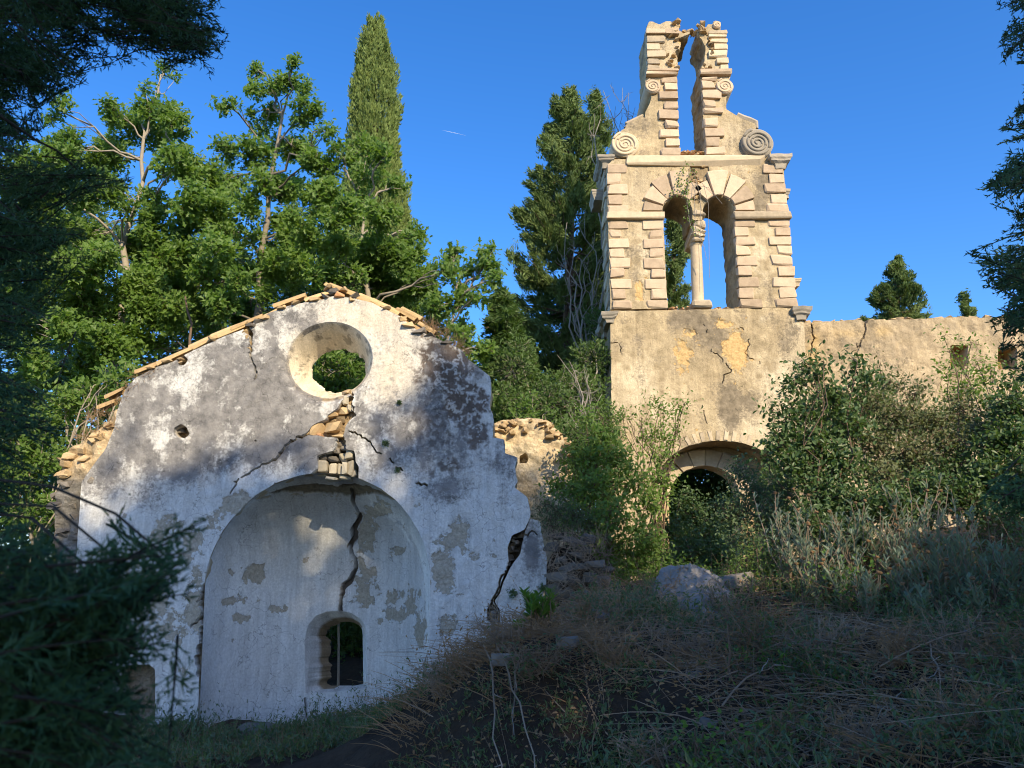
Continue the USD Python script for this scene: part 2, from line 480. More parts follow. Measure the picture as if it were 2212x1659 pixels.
def plaster_look(name='whitewash_plaster', g1=(.055, .052, .055), g2=(.27, .255, .24), p1=(.20, .17, .125), p2=(.50, .45, .36), grain=.72, hair=.42):
    R = lambda a, b, ca=(0, 0, 0), cb=(1, 1, 1): ('rgb_ramp', {'ramp': [(a, ca), (b, cb)]})
    mul = lambda **k: ('mix', {'mix_type': 'multiply', **k})
    n = {'a': ('attribute', {'attribute': 'tint'}), 'ag': ('attribute', {'attribute': 'grime'}), 'ap': ('attribute', {'attribute': 'peel'}), 'g': ('geometry', {}),
         'n1': ('noise_texture', {'scale': 34.0, 'detail': 8.0, 'roughness': 0.72}), 'r1': R(.3, .7, (grain,) * 3, (1.12,) * 3), 'm1': mul(fac=1.0),
         # grime with a fine broken edge
         'n2': ('noise_texture', {'scale': 16.0, 'detail': 10.0, 'roughness': 0.75}), 'k2': ('math', {'math_type': 'multiply_add', 'value2': 2.3, 'value3': -1.15}), 's2': ('math', {'math_type': 'add'}), 'r2': R(.22, .72),
         'nc': ('noise_texture', {'scale': 5.0, 'detail': 6.0, 'roughness': 0.7}), 'rc': R(.3, .7, g1, g2), 'f2': ('math', {'math_type': 'multiply', 'value2': 0.9}), 'm2': ('mix', {}),
         # peeled patches, crisp
         'n3': ('noise_texture', {'scale': 9.0, 'detail': 10.0, 'roughness': 0.7}), 'k3': ('math', {'math_type': 'multiply_add', 'value2': 2.1, 'value3': -1.05}), 's3': ('math', {'math_type': 'add'}), 'r3': R(.50, .53),
         'np': ('noise_texture', {'scale': 26.0, 'detail': 8.0, 'roughness': 0.8}), 'rp': R(.3, .7, p1, p2), 'm3': ('mix', {}),
         'e3': R(.46, .50, (1, 1, 1), (.55, .55, .55)), 'e4': R(.50, .56, (.35, .35, .35), (1, 1, 1)), 'm4': mul(fac=1.0),
         # small flakes and pits
         'n5': ('noise_texture', {'scale': 30.0, 'detail': 6.0, 'roughness': 0.8}), 'r5': R(.30, .36, (.45, .41, .36), (1, 1, 1)), 'm5': mul(),
         'nm': ('noise_texture', {'scale': 1.9, 'detail': 5.0, 'roughness': 0.65}), 'rm': R(.46, .60),
         # hair cracks
         'wn': ('noise_texture', {'scale': 4.0, 'detail': 5.0}), 'wv': ('vector_math', {'math_type': 'multiply_add', 'vector2': (.3, .3, .3)}),
         'vo': ('voronoi_texture', {'feature': 'distance_to_edge', 'scale': 4.2}), 'rv': R(.0, .014, (hair,) * 3, (1, 1, 1)), 'm6': mul(),
         'n7': ('noise_texture', {'scale': 1.3, 'detail': 3.0}), 'r7': R(.47, .56),
         # rain streaks
         'mp': ('mapping', {'scale': (9.0, 1.0, .8)}), 'n8': ('noise_texture', {'scale': 1.0, 'detail': 6.0, 'roughness': 0.7}), 'r8': R(.32, .58, (.70, .68, .66), (1, 1, 1)), 'm8': mul(fac=.8),
         'h1': ('math', {'math_type': 'multiply_add', 'value2': -.9}), 'b': ('bump', {'strength': .6, 'distance': .014}),
         'p': ('principled_bsdf', {'roughness': .92, 'specular_ior_level': .15})}
    l = [('g.position', x + '.vector') for x in ('n1', 'n2', 'nc', 'n3', 'np', 'n5', 'nm', 'wn', 'n7', 'mp')]
    l += [('mp.vector', 'n8.vector'), ('wn.color', 'wv.vector1'), ('g.position', 'wv.vector3'), ('wv.vector', 'vo.vector'), ('vo.distance', 'rv.fac'),
          ('n1.fac', 'r1.fac'), ('a.color', 'm1.color1'), ('r1.color', 'm1.color2'),
          ('n8.fac', 'r8.fac'), ('m1.color', 'm8.color1'), ('r8.color', 'm8.color2'),
          ('n2.fac', 'k2.value1'), ('k2.value', 's2.value1'), ('ag.fac', 's2.value2'), ('s2.value', 'r2.fac'), ('r2.color', 'f2.value1'), ('f2.value', 'm2.fac'), ('nc.fac', 'rc.fac'), ('m8.color', 'm2.color1'), ('rc.color', 'm2.color2'),
          ('n5.fac', 'r5.fac'), ('nm.fac', 'rm.fac'), ('rm.color', 'm5.fac'), ('m2.color', 'm5.color1'), ('r5.color', 'm5.color2'),
          ('n7.fac', 'r7.fac'), ('r7.color', 'm6.fac'), ('rv.color', 'm6.color2'), ('m5.color', 'm6.color1'),
          ('n3.fac', 'k3.value1'), ('k3.value', 's3.value1'), ('ap.fac', 's3.value2'), ('s3.value', 'r3.fac'), ('np.fac', 'rp.fac'),
          ('s3.value', 'e4.fac'), ('rp.color', 'm4.color1'), ('e4.color', 'm4.color2'), ('r3.color', 'm3.fac'), ('m6.color', 'm3.color1'), ('m4.color', 'm3.color2'),
          ('m3.color', 'p.base_color'), ('r3.color', 'h1.value1'), ('n1.fac', 'h1.value3'), ('h1.value', 'b.height'), ('b.normal', 'p.normal')]
    return mat(name, n, l)


M['plaster'] = plaster_look()
M['tower_wall'] = plaster_look('tower_wall_plaster', (.085, .07, .05), (.27, .22, .155), (.33, .21, .08), (.62, .44, .22), .62, .30)
M['tower_plaster'] = tinted('tower_plaster', 34, .42, .6, 48, speck=.55, hair=.5)
M['quoin'] = varied('quoin_stone', (.22, .165, .11), (.60, .46, .32), 6, .8, 34)
M['trim'] = varied('trim_stone', (.19, .155, .115), (.62, .50, .34), 7, .6, 40)
M['grey_trim'] = varied('grey_cornice_stone', (.13, .12, .10), (.38, .33, .26), 7, .6, 40)
M['rubble'] = varied('rubble_stone', (.20, .14, .075), (.56, .40, .22), 10, .7, 40)
M['grey_rubble'] = varied('grey_rubble_stone', (.055, .048, .04), (.21, .185, .155), 8, .8, 30)
M['brick'] = varied('old_brick', (.28, .13, .06), (.55, .30, .15), 14, .5, 50)
M['grey_brick'] = varied('dusty_brick', (.22, .19, .14), (.50, .44, .33), 14, .5, 50)
M['tile'] = varied('roof_tile_clay', (.20, .13, .06), (.64, .44, .22), 11, .5, 60)
M['bark'] = varied('oak_bark', (.10, .085, .06), (.36, .31, .24), 18, .8, 50)
M['dark_bark'] = varied('conifer_bark', (.05, .035, .025), (.16, .11, .075), 18, .8, 50)
M['twig_bark'] = varied('juniper_twig_bark', (.014, .012, .009), (.05, .038, .026), 18, .5, 50)
M['dead_wood'] = varied('dead_wood', (.16, .14, .12), (.42, .38, .32), 18, .5, 60, by='island')
M['oak_leaf'] = leaf_look('oak_leaf', (.080, .145, .028), (.185, .280, .058), (.30, .36, .11), .42)
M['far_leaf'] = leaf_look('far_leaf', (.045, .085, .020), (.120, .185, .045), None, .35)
M['bright_leaf'] = leaf_look('bright_leaf', (.075, .14, .030), (.200, .285, .060), (.36, .36, .11), .42)
M['shrub_leaf'] = leaf_look('shrub_leaf', (.045, .085, .026), (.115, .175, .058), (.19, .22, .07), .3, .45, .4)
M['cypress'] = leaf_look('cypress_leaf', (.10, .145, .034), (.230, .290, .078), (.34, .33, .14), .15, .7)
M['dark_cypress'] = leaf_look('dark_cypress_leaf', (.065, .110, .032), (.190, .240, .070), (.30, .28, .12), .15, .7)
M['juniper'] = leaf_look('juniper_leaf', (.026, .065, .028), (.095, .180, .062), None, .18, .6, .2)
M['silver_leaf'] = leaf_look('silver_leaf', (.13, .17, .12), (.27, .32, .24), (.36, .38, .28), .2, .9, .1)
M['olive_leaf'] = leaf_look('olive_leaf', (.07, .085, .032), (.155, .175, .075), (.25, .23, .10), .25, .55, .4)
M['herb'] = leaf_look('herb_leaf', (.060, .13, .020), (.13, .22, .045), (.30, .27, .05), .35)
M['dry'] = leaf_look('dry_grass_straw', (.14, .085, .045), (.50, .33, .19), (.66, .50, .30), .15, .9, .1)
M['grey_dry'] = leaf_look('grey_dry_stalk', (.14, .10, .07), (.50, .38, .27), (.70, .57, .42), .1, .9, .1)
M['weed'] = leaf_look('weed_leaf', (.05, .085, .035), (.13, .18, .075), (.26, .22, .09), .25)
M['soil'] = varied('hill_soil', (.016, .011, .007), (.10, .068, .042), 2.6, 1.0, 9, by='island', bdist=.08)
M['boulder'] = varied('boulder_stone', (.05, .045, .04), (.30, .285, .27), 5, .9, 14)
M['head'] = varied('dry_flower_head', (.09, .055, .03), (.28, .17, .08), 30, .5, 60, by='island')

# ---------------------------------------------------------------- the ground
CTRL = np.array([(0, 0, 0), (-3, 0, 0), (3, 0, .1), (-4.5, 10.6, .0), (-1.6, 10.6, .12), (-2.5, 9, .1), (-5, 6, 0), (-8, 9, .3), (-2, 6, .0), (-1.2, 8.6, .2), (0, 3, 0.05),
                 (-2.2, 12, -.25), (-1.3, 12, -.25), (-3.6, 12, -.2), (-2.4, 11.4, -.1), (-1.2, 11.3, .0), (-1.0, 10.7, .15), (-.25, 9.9, .95), (.35, 10.2, 1.45), (1.2, 10.8, 1.75), (-1.3, 10.4, .3),
                 (.17, 6.6, 1.22), (-.35, 6.6, 1.0), (.75, 6.6, 1.1), (.1, 5.6, .45), (.9, 5.2, .45), (-.8, 6.3, .35), (-.4, 5.5, .2), (1.6, 5.2, .6), (.1, 7.6, 1.25), (.4, 8.6, 1.3),
                 (2.7, 4.0, .72), (3.4, 6, 1.08), (4.6, 7.5, 1.42), (2.0, 8.3, 1.42), (1.2, 7.2, 1.2), (2.9, 8, 1.35), (4.0, 9.3, 2.0), (2.7, 11, 1.75), (6.8, 11, 2.4), (5.5, 9, 2.0),
                 (4.5, 17, 2.0), (4.5, 22, 2.2), (9, 19, 3.0), (14, 19, 3.6), (12, 10, 3.2), (8, 5, 2.2), (6, 2, 1.0),
                 (-4, 16, .6), (-10, 18, 1.0), (-3, 24, 1.4), (1, 14, 1.7), (1, 20, 1.9), (-14, 10, .6), (0, 32, 3.0), (15, 32, 5.0), (-15, 32, 2.0),
                 (0, -10, .2), (12, -14, 1.2), (-12, -10, 0), (22, 0, 3.0), (-24, 4, .4), (0, -30, .8), (30, 30, 6), (-30, 30, 3), (0, 60, 5), (60, 0, 5), (-60, 0, 1), (0, -60, 1), (60, 60, 8), (-60, 60, 4), (60, -60, 3), (-60, -60, 1)], float)
_g = RBFInterpolator(CTRL[:, :2], CTRL[:, 2], kernel='linear', smoothing=0.02)


def ground(x, y):
    x, y = np.atleast_1d(np.asarray(x, float)), np.atleast_1d(np.asarray(y, float))
    q = np.column_stack([np.clip(x, -60, 60), np.clip(y, -60, 60)])
    z = _g(q)
    near = np.exp(-((np.hypot(x, y - 8) / 14) ** 2))
    p = np.column_stack([x, y, np.zeros(len(x))])
    return z + (fbm(p * 1.3, 4, 3) - .5) * .34 * near + (fbm(p * .35, 3, 4) - .5) * .5 * (1 - near) * np.clip(np.hypot(x, y) / 10 - .5, 0, 1)


def axis(lo, hi, fine_lo, fine_hi, st, far):
    a = list(np.arange(fine_lo, fine_hi + st / 2, st))
    d, x = st, fine_hi
    while x < hi:
        d *= 1.22; x += d; a.append(min(x, hi))
    d, x = st, fine_lo
    while x > lo:
        d *= 1.22; x -= d; a.insert(0, max(x, lo))
    return np.array(a)


gx, gy = axis(-900, 900, -5.5, 8.5, .085, 1), axis(-900, 900, 2.6, 13.0, .085, 1)
X, Y_ = np.meshgrid(gx, gy)
Z = ground(X.ravel(), Y_.ravel())
i, j = np.meshgrid(np.arange(len(gy) - 1), np.arange(len(gx) - 1), indexing='ij')
k = i * len(gx) + j
gq = np.stack([k, k + 1, k + 1 + len(gx), k + len(gx)], -1).reshape(-1, 4)
put(None, 'ground', (np.column_stack([X.ravel(), Y_.ravel(), Z]), gq), M['soil'], smooth=True)
tag(stage.GetPrimAtPath('/World/ground'), 'dark rough hillside earth rising to the right', 'ground', kind='structure')


def gz(x, y):
    return float(ground(x, y)[0])


def on_ground(px, y):
    """The ground point at distance y in the picture column px."""
    z = 1.5
    for _ in range(6):
        d = y * CP + (z - EYE[2]) * SP
        x = (px - 1106) / FP * d
        z = gz(x, y)
    return np.array([x, y, z])


# ---------------------------------------------------------------- the ruined chapel
YC = 11.0
apex = pt(715, 620, YC)
chapel = Thing('ruined_chapel', 'whitewashed gable ruin with round window, tall arched niche and deep cracks', 'chapel', (-2.4, YC, 0.0))
out = [(176, 1040), (205, 1000), (226, 972), (247, 923), (252, 895), (260, 870), (268, 848), (291, 818), (330, 795), (373, 781), (405, 762), (473, 731), (533, 708), (560, 690), (580, 676), (635, 657), (668, 652), (698, 646), (718, 640), (760, 643), (803, 653), (863, 683), (905, 716), (943, 730),
       (970, 742), (998, 756), (1008, 772), (1030, 790), (1058, 812), (1062, 840), (1058, 878), (1067, 908), (1063, 945), (1087, 950), (1090, 979), (1119, 988), (1112, 1009), (1118, 1039), (1111, 1052), (1138, 1075), (1146, 1105), (1146, 1118), (1134, 1143), (1107, 1157), (1097, 1183), (1099, 1218), (1084, 1256), (1076, 1281), (1064, 1298), (1077, 1318), (1075, 1345), (1070, 1390), (1075, 1640), (160, 1640), (165, 1200)]
wall_out = ragged(PL(out, YC), .03, .012, 3, 7)
# the tall niche
sL, sR = PL([(441, 1265), (929, 1265)], YC)
bL, bR = PL([(428, 1560), (926, 1560)], YC)
NS = sL[1]                                    # springing height
NC, NR = (sL[0] + sR[0]) / 2, (sR[0] - sL[0]) / 2
NT = PL([(690, 1021)], YC)[0][1]
NV = (NT - NS) / NR                           # rise of the half dome against its radius
NB, NBC, NBR = -0.35, (bL[0] + bR[0]) / 2, (bR[0] - bL[0]) / 2
ND = 1.25


def niche_cw(v):
    t = np.clip((NS - v) / (NS - bL[1]), 0, 1.4)
    return NC + (NBC - NC) * t, NR + (NBR - NR) * t


def niche(a, b):
    """(a, b) of the unrolled niche -> world; a in [-pi/2, pi/2] below b = 0, polar above."""
    up = b > 0
    ph = np.where(up, np.hypot(a, b), np.abs(a))
    ph = np.minimum(ph, np.pi / 2)
    al = np.where(up, np.arctan2(b, a), np.where(a >= 0, 0, np.pi))
    v0 = np.where(up, NS, NS + b * NR)
    c, w = niche_cw(v0)
    x = c + w * np.sin(ph) * np.cos(al)
    z = v0 + np.where(up, NR * NV * np.sin(ph) * np.sin(al), 0)
    return np.column_stack([x, YC + 0.03 + ND * np.cos(ph), z])


def niche_edge(n=60):
    al = np.linspace(0, np.pi, n)
    arc = np.column_stack([NC + NR * np.cos(al), NS + NR * NV * np.sin(al)])
    return np.vstack([[[NBC + NBR, NB]], arc, [[NBC - NBR, NB]]])


ne = niche_edge()
gap_edge = PL([(672, 1024), (688, 1012), (687, 985), (716, 975), (735, 968), (765, 975), (768, 1000), (775, 1010), (774, 1034), (730, 1060)], YC)
niche_hole = Polygon(ragged(ne, .03, .010, 11, 6))
oc_c = pt(711, 776, YC)
oc_r = (size(94, oc_c), size(86, oc_c))
an = np.linspace(0, 2 * np.pi, 90, endpoint=False)
oc_ring = np.column_stack([oc_c[0] + oc_r[0] * np.cos(an), oc_c[2] + oc_r[1] * np.sin(an)])
OCD = 0.62
ob_c = pt(733, 801, YC + OCD); ob_r = size(58, ob_c)
hole_a = PL([(262, 1562), (262, 1448), (275, 1438), (322, 1436), (334, 1446), (335, 1562)], YC)
wall = Polygon(wall_out).buffer(0).difference(niche_hole.buffer(0)).difference(Polygon(oc_ring))
wall = max(getattr(wall, 'geoms', [wall]), key=lambda q: q.area)


def forked(p, w, seed, n, ln):
    q = rng(seed + 500)
    parts = [crack(p, w, seed)]
    p = np.asarray(p, float)
    for k in range(n):
        i0 = q.integers(0, len(p) - 1); t = q.uniform(.1, .9)
        a = p[i0] * (1 - t) + p[i0 + 1] * t; d = unit((p[i0 + 1] - p[i0])[None])[0]
        th = q.choice([-1, 1]) * q.uniform(.5, 1.2); L = ln * q.uniform(.4, 1.2)
        d = np.array([d[0] * math.cos(th) - d[1] * math.sin(th), d[0] * math.sin(th) + d[1] * math.cos(th)])
        parts.append(crack([a, a + d * L * .5, a + d * L + q.normal(0, .03, 2)], [w.mean() * .45, w.mean() * .3, .003], seed + 31 * k + 7))
    return unary_union(parts)


def C(points, w, seed):
    w = np.asarray(w) * .0042
    return forked(PL(points, YC), w, seed, max(1, len(points) // 2), .28)


patch = Polygon(ragged(PL([(757, 853), (760, 888), (769, 895), (752, 908), (745, 923), (740, 946), (703, 942), (660, 939), (673, 920), (705, 906), (708, 896), (728, 882), (739, 862)], YC), .03, .015, 5))
gap = Polygon(ragged(gap_edge, .03, .012, 6)).buffer(0)
small_hole = Polygon(ragged(PL([(377, 925), (392, 917), (403, 924), (409, 937), (400, 945), (385, 944), (376, 936)], YC), .02, .01, 8))
eave_hole = Polygon(ragged(PL([(384, 777), (398, 768), (405, 776), (398, 787), (388, 788)], YC), .02, .008, 9))
chunk_hole = Polygon(ragged(PL([(1052, 1318), (1062, 1300), (1074, 1318), (1074, 1340), (1066, 1352), (1053, 1340)], YC), .02, .01, 10))
cracks = [C([(757, 838), (758, 870), (768, 900)], [6, 6, 3], 1), C([(662, 938), (640, 945), (618, 960), (609, 981), (567, 1005), (514, 1034), (492, 1076)], [5, 6, 6, 7, 4, 4, 2], 2),
          C([(530, 702), (538, 722), (541, 745), (547, 783), (556, 815), (545, 837), (554, 863), (537, 880), (545, 905), (546, 936), (540, 955)], [13, 11, 7, 3, 3, 2.2, 2, 1.6, 1.4, 1.2, 1], 3),
          C([(748, 930), (770, 936), (792, 944), (807, 967), (827, 986), (862, 1017), (900, 1040), (932, 1052)], [3, 4, 4, 4, 3, 3, 3, 2], 4),
          C([(1100, 1215), (1083, 1256), (1075, 1281), (1062, 1298)], [7, 5, 6, 9], 5), C([(735, 945), (738, 968)], [14, 22], 6),
          C([(697, 672), (699, 692)], [3, 3], 7), C([(725, 648), (727, 680), (729, 692)], [2, 2, 2], 8), C([(1070, 1390), (1062, 1372), (1066, 1350)], [8, 7, 9], 12), C([(1082, 1296), (1090, 1318), (1104, 1330)], [3, 2.5, 2], 13),
          C([(902, 1040), (935, 1085), (915, 1130)], [2, 2, 1.5], 15), C([(440, 1268), (436, 1300), (441, 1340), (430, 1420), (428, 1460)], [14, 18, 10, 16, 8], 16),
          C([(400, 1330), (425, 1318), (440, 1262)], [2, 2, 4], 17), C([(880, 720), (878, 760), (882, 800)], [1.5, 1.5, 1], 18), C([(600, 960), (560, 962), (546, 948)], [2, 2, 1.5], 19), C([(610, 1050), (575, 1030), (560, 1008)], [2, 2, 2], 20)]
crack_all = unary_union(cracks)
LICHEN = [(230, 1010, 50, 60, .9), (320, 1080, 50, 40, .5), (560, 900, 60, 60, .5), (600, 780, 40, 40, .6), (1090, 1080, 30, 40, .35), (880, 960, 40, 40, .6), (930, 1070, 40, 30, .5), (820, 920, 50, 30, .3), (500, 1000, 40, 30, .6), (700, 960, 40, 20, .7), (450, 820, 50, 30, .4), (370, 870, 60, 40, .5), (585, 850, 70, 90, 1.0), (540, 770, 60, 40, .55), (280, 960, 60, 50, .9), (390, 1000, 110, 50, .75), (600, 960, 80, 50, .85), (330, 800, 60, 30, .4), (470, 780, 70, 40, .45), (640, 930, 60, 60, .6), (420, 900, 90, 60, .55), (210, 1040, 60, 60, .7), (690, 990, 60, 30, .6), (960, 1060, 60, 40, .75), (930, 920, 60, 90, .9), (850, 990, 60, 30, .4), (300, 880, 60, 40, .55), (640, 700, 60, 30, .5), (500, 900, 60, 60, .4), (1150, 1190, 25, 60, .8), (1100, 1010, 40, 40, .4)]
STAIN = [(965, 800, 62, 80, 1.0), (1000, 870, 60, 70, 1.0), (930, 760, 30, 50, .7), (940, 930, 50, 70, .85), (1030, 930, 30, 60, .6), (960, 1000, 45, 35, .6)]
CREAM = [(800, 690, 120, 60, 1.0), (850, 790, 60, 90, 1.0), (690, 830, 60, 40, .5), (640, 760, 40, 70, .6), (880, 850, 50, 40, .6)]
PEEL = [(520, 1080, 38, 45, 1.0), (465, 1130, 40, 40, .85), (418, 1190, 35, 60, .8), (420, 1300, 32, 80, 1.0), (385, 1380, 40, 70, .8), (980, 1160, 45, 40, .9), (1010, 1200, 40, 30, .8), (960, 1240, 40, 60, .95), (975, 1340, 35, 50, .8), (450, 1050, 30, 30, .6), (360, 1140, 40, 50, .7), (330, 1250, 60, 80, .7), (1045, 1110, 30, 20, .6), (990, 1300, 30, 40, .6), (390, 1450, 30, 20, .7), (850, 1010, 40, 30, .5), (900, 1090, 30, 30, .45), (340, 1060, 60, 30, .4)]


def chapel_fields(w):
    px, py = pic(w)
    q = np.column_stack([w[:, 0], w[:, 2], w[:, 1] * 0 + YC])
    n1, n2 = fbm(q * 2.3, 5, 21), fbm(q * 7, 5, 22)
    n5 = fbm(np.column_stack([w[:, 0] * 5.5, w[:, 2] * 1.1, w[:, 0] * 0]), 4, 26)
    top = step(1080 - py, -60, 160)
    grime = np.clip(top * (.34 + 1.2 * (n2 - .5) + 1.2 * (n5 - .5)) + blobs(px, py, LICHEN) * 1.1 + (n1 - .5) * 1.2 * (top * .7 + .25), -.5, 1)
    grime = grime * (1 - .75 * np.clip(blobs(px, py, CREAM), 0, 1)) - .18 * (1 - top)
    st = np.clip(blobs(px, py, STAIN), 0, 1)
    grime = grime * (1 - .6 * st)
    pe = blobs(px, py, PEEL) * .95 + (fbm(q * 4.2, 6, 41) - .5) * 1.5 - .04
    pe = pe * step(py, 985, 1090) - .9 * (1 - step(py, 985, 1090))
    pe = np.where(np.abs(w[:, 1] - YC) < .09, pe, -2.0)
    return grime, pe


def chapel_color(P, dep):
    w = np.column_stack([P[:, 0], np.full(len(P), YC), P[:, 1]])
    px, py = pic(w)
    q = np.column_stack([w[:, 0], w[:, 2], w[:, 1]])
    n1, n2, n3, n4 = fbm(q * 2.3, 5, 21), fbm(q * 7, 5, 22), fbm(q * 22, 4, 23), fbm(q * 1.1, 4, 24)
    c = np.tile(np.array([.64, .63, .595]), (len(P), 1)) * (1 + (n2[:, None] - .5) * .30)
    top = step(1080 - py, -60, 160)
    c = mixc(c, step(n4 + (n3 - .5) * .5, .52, .7) * top * .35, (.46, .40, .31))
    c = mixc(c, np.clip(blobs(px, py, CREAM), 0, 1) * .7, (.64, .54, .40))
    st = np.clip(blobs(px, py, STAIN) * 1.35 + (n2 - .5) * 1.3 + (n3 - .5) * .5 - .12, 0, 1)
    white = step(1 - np.abs(fbm(q * 6.5, 6, 31) - .5) * 10, .35, .8)
    c = mixc(c, step(st, .25, .6) * .93 * (1 - .75 * white * (n3 > .40)), np.array([.10, .07, .052]) * (.6 + .9 * n2[:, None]))
    deep = step(dep, .03, .08)
    c = mixc(c, deep, np.array([.30, .22, .13]))
    c = mixc(c, (deep > 0) * (py > 955) * .8, np.array([.20, .18, .145]))
    return np.clip(c, .02, .85)


def _cells(p, s, seed):
    """Distance to scattered points (round spots)."""
    q = p * s
    i0 = np.floor(q).astype(int)
    best = np.full(len(q), 9.0)
    for dx in (-1, 0, 1):
        for dy in (-1, 0, 1):
            i = i0 + [dx, dy]
            h = np.sin(i[:, 0] * 127.1 + i[:, 1] * 311.7 + seed) * 43758.5453
            h2 = np.sin(i[:, 0] * 269.5 + i[:, 1] * 183.3 + seed) * 43758.5453
            o = np.stack([h - np.floor(h), h2 - np.floor(h2)], 1)
            rr = .35 + .9 * o[:, 0]
            best = np.minimum(best, np.linalg.norm(i + o - q, axis=1) / rr)
    return best


def chapel_relief(P):
    q = np.column_stack([P, np.zeros(len(P))])
    d = (fbm(q * 1.4, 4, 51) - .5) * .05 + (fbm(q * 9, 4, 52) - .5) * .018
    pe = step(chapel_fields(np.column_stack([P[:, 0], np.full(len(P), YC), P[:, 1]]))[1], .40, .62)
    px, py = pic(np.column_stack([P[:, 0], np.full(len(P), YC), P[:, 1]]))
    lump = blobs(px, py, STAIN)
    d += pe * (.010 + (fbm(q * 20, 3, 53) - .5) * .016) + np.clip(lump, 0, 1) * (fbm(q * 7, 4, 54) - .5) * .05
    # the plaster rounds over into the round window
    dist = np.hypot((P[:, 0] - oc_c[0]) / oc_r[0], (P[:, 1] - oc_c[2]) / oc_r[1])
    soft = np.exp(-((dist - 1) / .10) ** 2) * np.clip((oc_c[2] - P[:, 1]) / oc_r[1] * .8 + (oc_c[0] - P[:, 0]) / oc_r[0] * .5 + .3, 0, 1)
    return d + soft * .07


def side_c(W):
    n = fbm(W * 6, 4, 61)
    c = np.tile(np.array([.42, .34, .22]), (len(W), 1)) * (.6 + .8 * n[:, None])
    px, py = pic(W)
    k = (np.hypot((W[:, 0] - oc_c[0]) / oc_r[0], (W[:, 2] - oc_c[2]) / oc_r[1]) < 1.05)
    c[k] = np.array([.72, .62, .46]) * (.8 + .35 * fbm(W[k] * 5, 4, 62)[:, None])
    k2 = k & (fbm(W * 9, 4, 63) > .62)
    c[k2] *= .55
    return c


rb = {}
tmp_rings = [np.array(r_.coords)[:-1] for r_ in wall.interiors]
for n_, r_ in enumerate(tmp_rings):
    m_ = r_.mean(0)
    if abs(m_[0] - oc_c[0]) < .3 and abs(m_[1] - oc_c[2]) < .3:
        def oc_back(loop, t):
            d = loop - [oc_c[0], oc_c[2]]
            a = np.arctan2(d[:, 1] / oc_r[1], d[:, 0] / oc_r[0])
            g = np.column_stack([ob_c[0] + ob_r * np.cos(a), ob_c[2] + ob_r * .84 * np.sin(a)])
            if t >= .999:
                g = g + (fbm(np.column_stack([g * 9, np.zeros(len(g))]), 3, 5)[:, None] - .5) * .10
            s = t ** .85
            return loop * (1 - s) + g * s
        rb[n_ + 1] = (oc_back, OCD)
REG = [(crack_all, .14), (patch, .16), (gap, .30), (small_hole, .22), (eave_hole, .2), (Polygon(hole_a), .22), (chunk_hole, .2)]
(wv, wf), wc = slab(wall, YC, .62, .0175, REG, chapel_relief, 7, True, rb, .035, chapel_color, side_c)
gf, pf = chapel_fields(wv)
kk = np.zeros(len(wv)); kk[np.abs(wv[:, 1] - YC) > .12] = 1
put(chapel, 'wall', (wv, wf), M['plaster'], col=wc, fields={'grime': np.where(kk > 0, -1, gf), 'peel': pf})

# the niche with its little window
WB = .86
wl = np.array([(661, 1500), (658, 1385), (664, 1352), (682, 1330), (706, 1321), (730, 1319), (757, 1323), (778, 1336), (789, 1352), (793, 1372), (795, 1486), (728, 1494)], float)


def unroll(px, py):
    """Niche parameters under a picture point (below the springing), by stepping along the sight line."""
    res = []
    for x, y in zip(px, py):
        lo = None
        for yy in np.linspace(YC, YC + ND + .03, 260):
            w = pt(x, y, yy)
            c, r_ = niche_cw(min(w[2], NS))
            s = (w[0] - c) / r_
            if abs(s) < 1 and yy - (YC + .03) >= ND * math.sqrt(1 - s * s):
                lo = (math.asin(s), (w[2] - NS) / NR)
                break
        res.append(lo or (0, 0))
    return np.array(res)


win = Polygon(dens(unroll(wl[:, 0], wl[:, 1]), .02))
alp = np.linspace(0, np.pi, 50)
unr = Polygon(np.vstack([[[np.pi / 2, (NB - NS) / NR]], np.column_stack([np.pi / 2 * np.cos(alp), np.pi / 2 * np.sin(alp)]), [[-np.pi / 2, (NB - NS) / NR]]]))


def U(points, w, seed):
    """A crack on the niche from picture points."""
    res = []
    for x, y in points:
        best = None
        for yy in np.linspace(YC, YC + ND + .03, 200):
            p = pt(x, y, yy)
            c, r_ = niche_cw(min(p[2], NS))
            if p[2] <= NS:
                s = (p[0] - c) / r_
                d = ND * math.sqrt(max(0, 1 - s * s)); a, b = math.asin(np.clip(s, -1, 1)), (p[2] - NS) / NR
            else:
                su, sv = (p[0] - NC) / NR, (p[2] - NS) / (NR * NV)
                rr = math.hypot(su, sv); d = ND * math.sqrt(max(0, 1 - rr * rr)); f_ = math.asin(min(rr, 1)); al = math.atan2(sv, su)
                a, b = f_ * math.cos(al), f_ * math.sin(al)
            if yy - YC - .03 >= d:
                best = (a, b); break
        if best:
            res.append(best)
    return crack(np.array(res), np.asarray(w)[:len(res)] * .0042, seed, .04, .008)


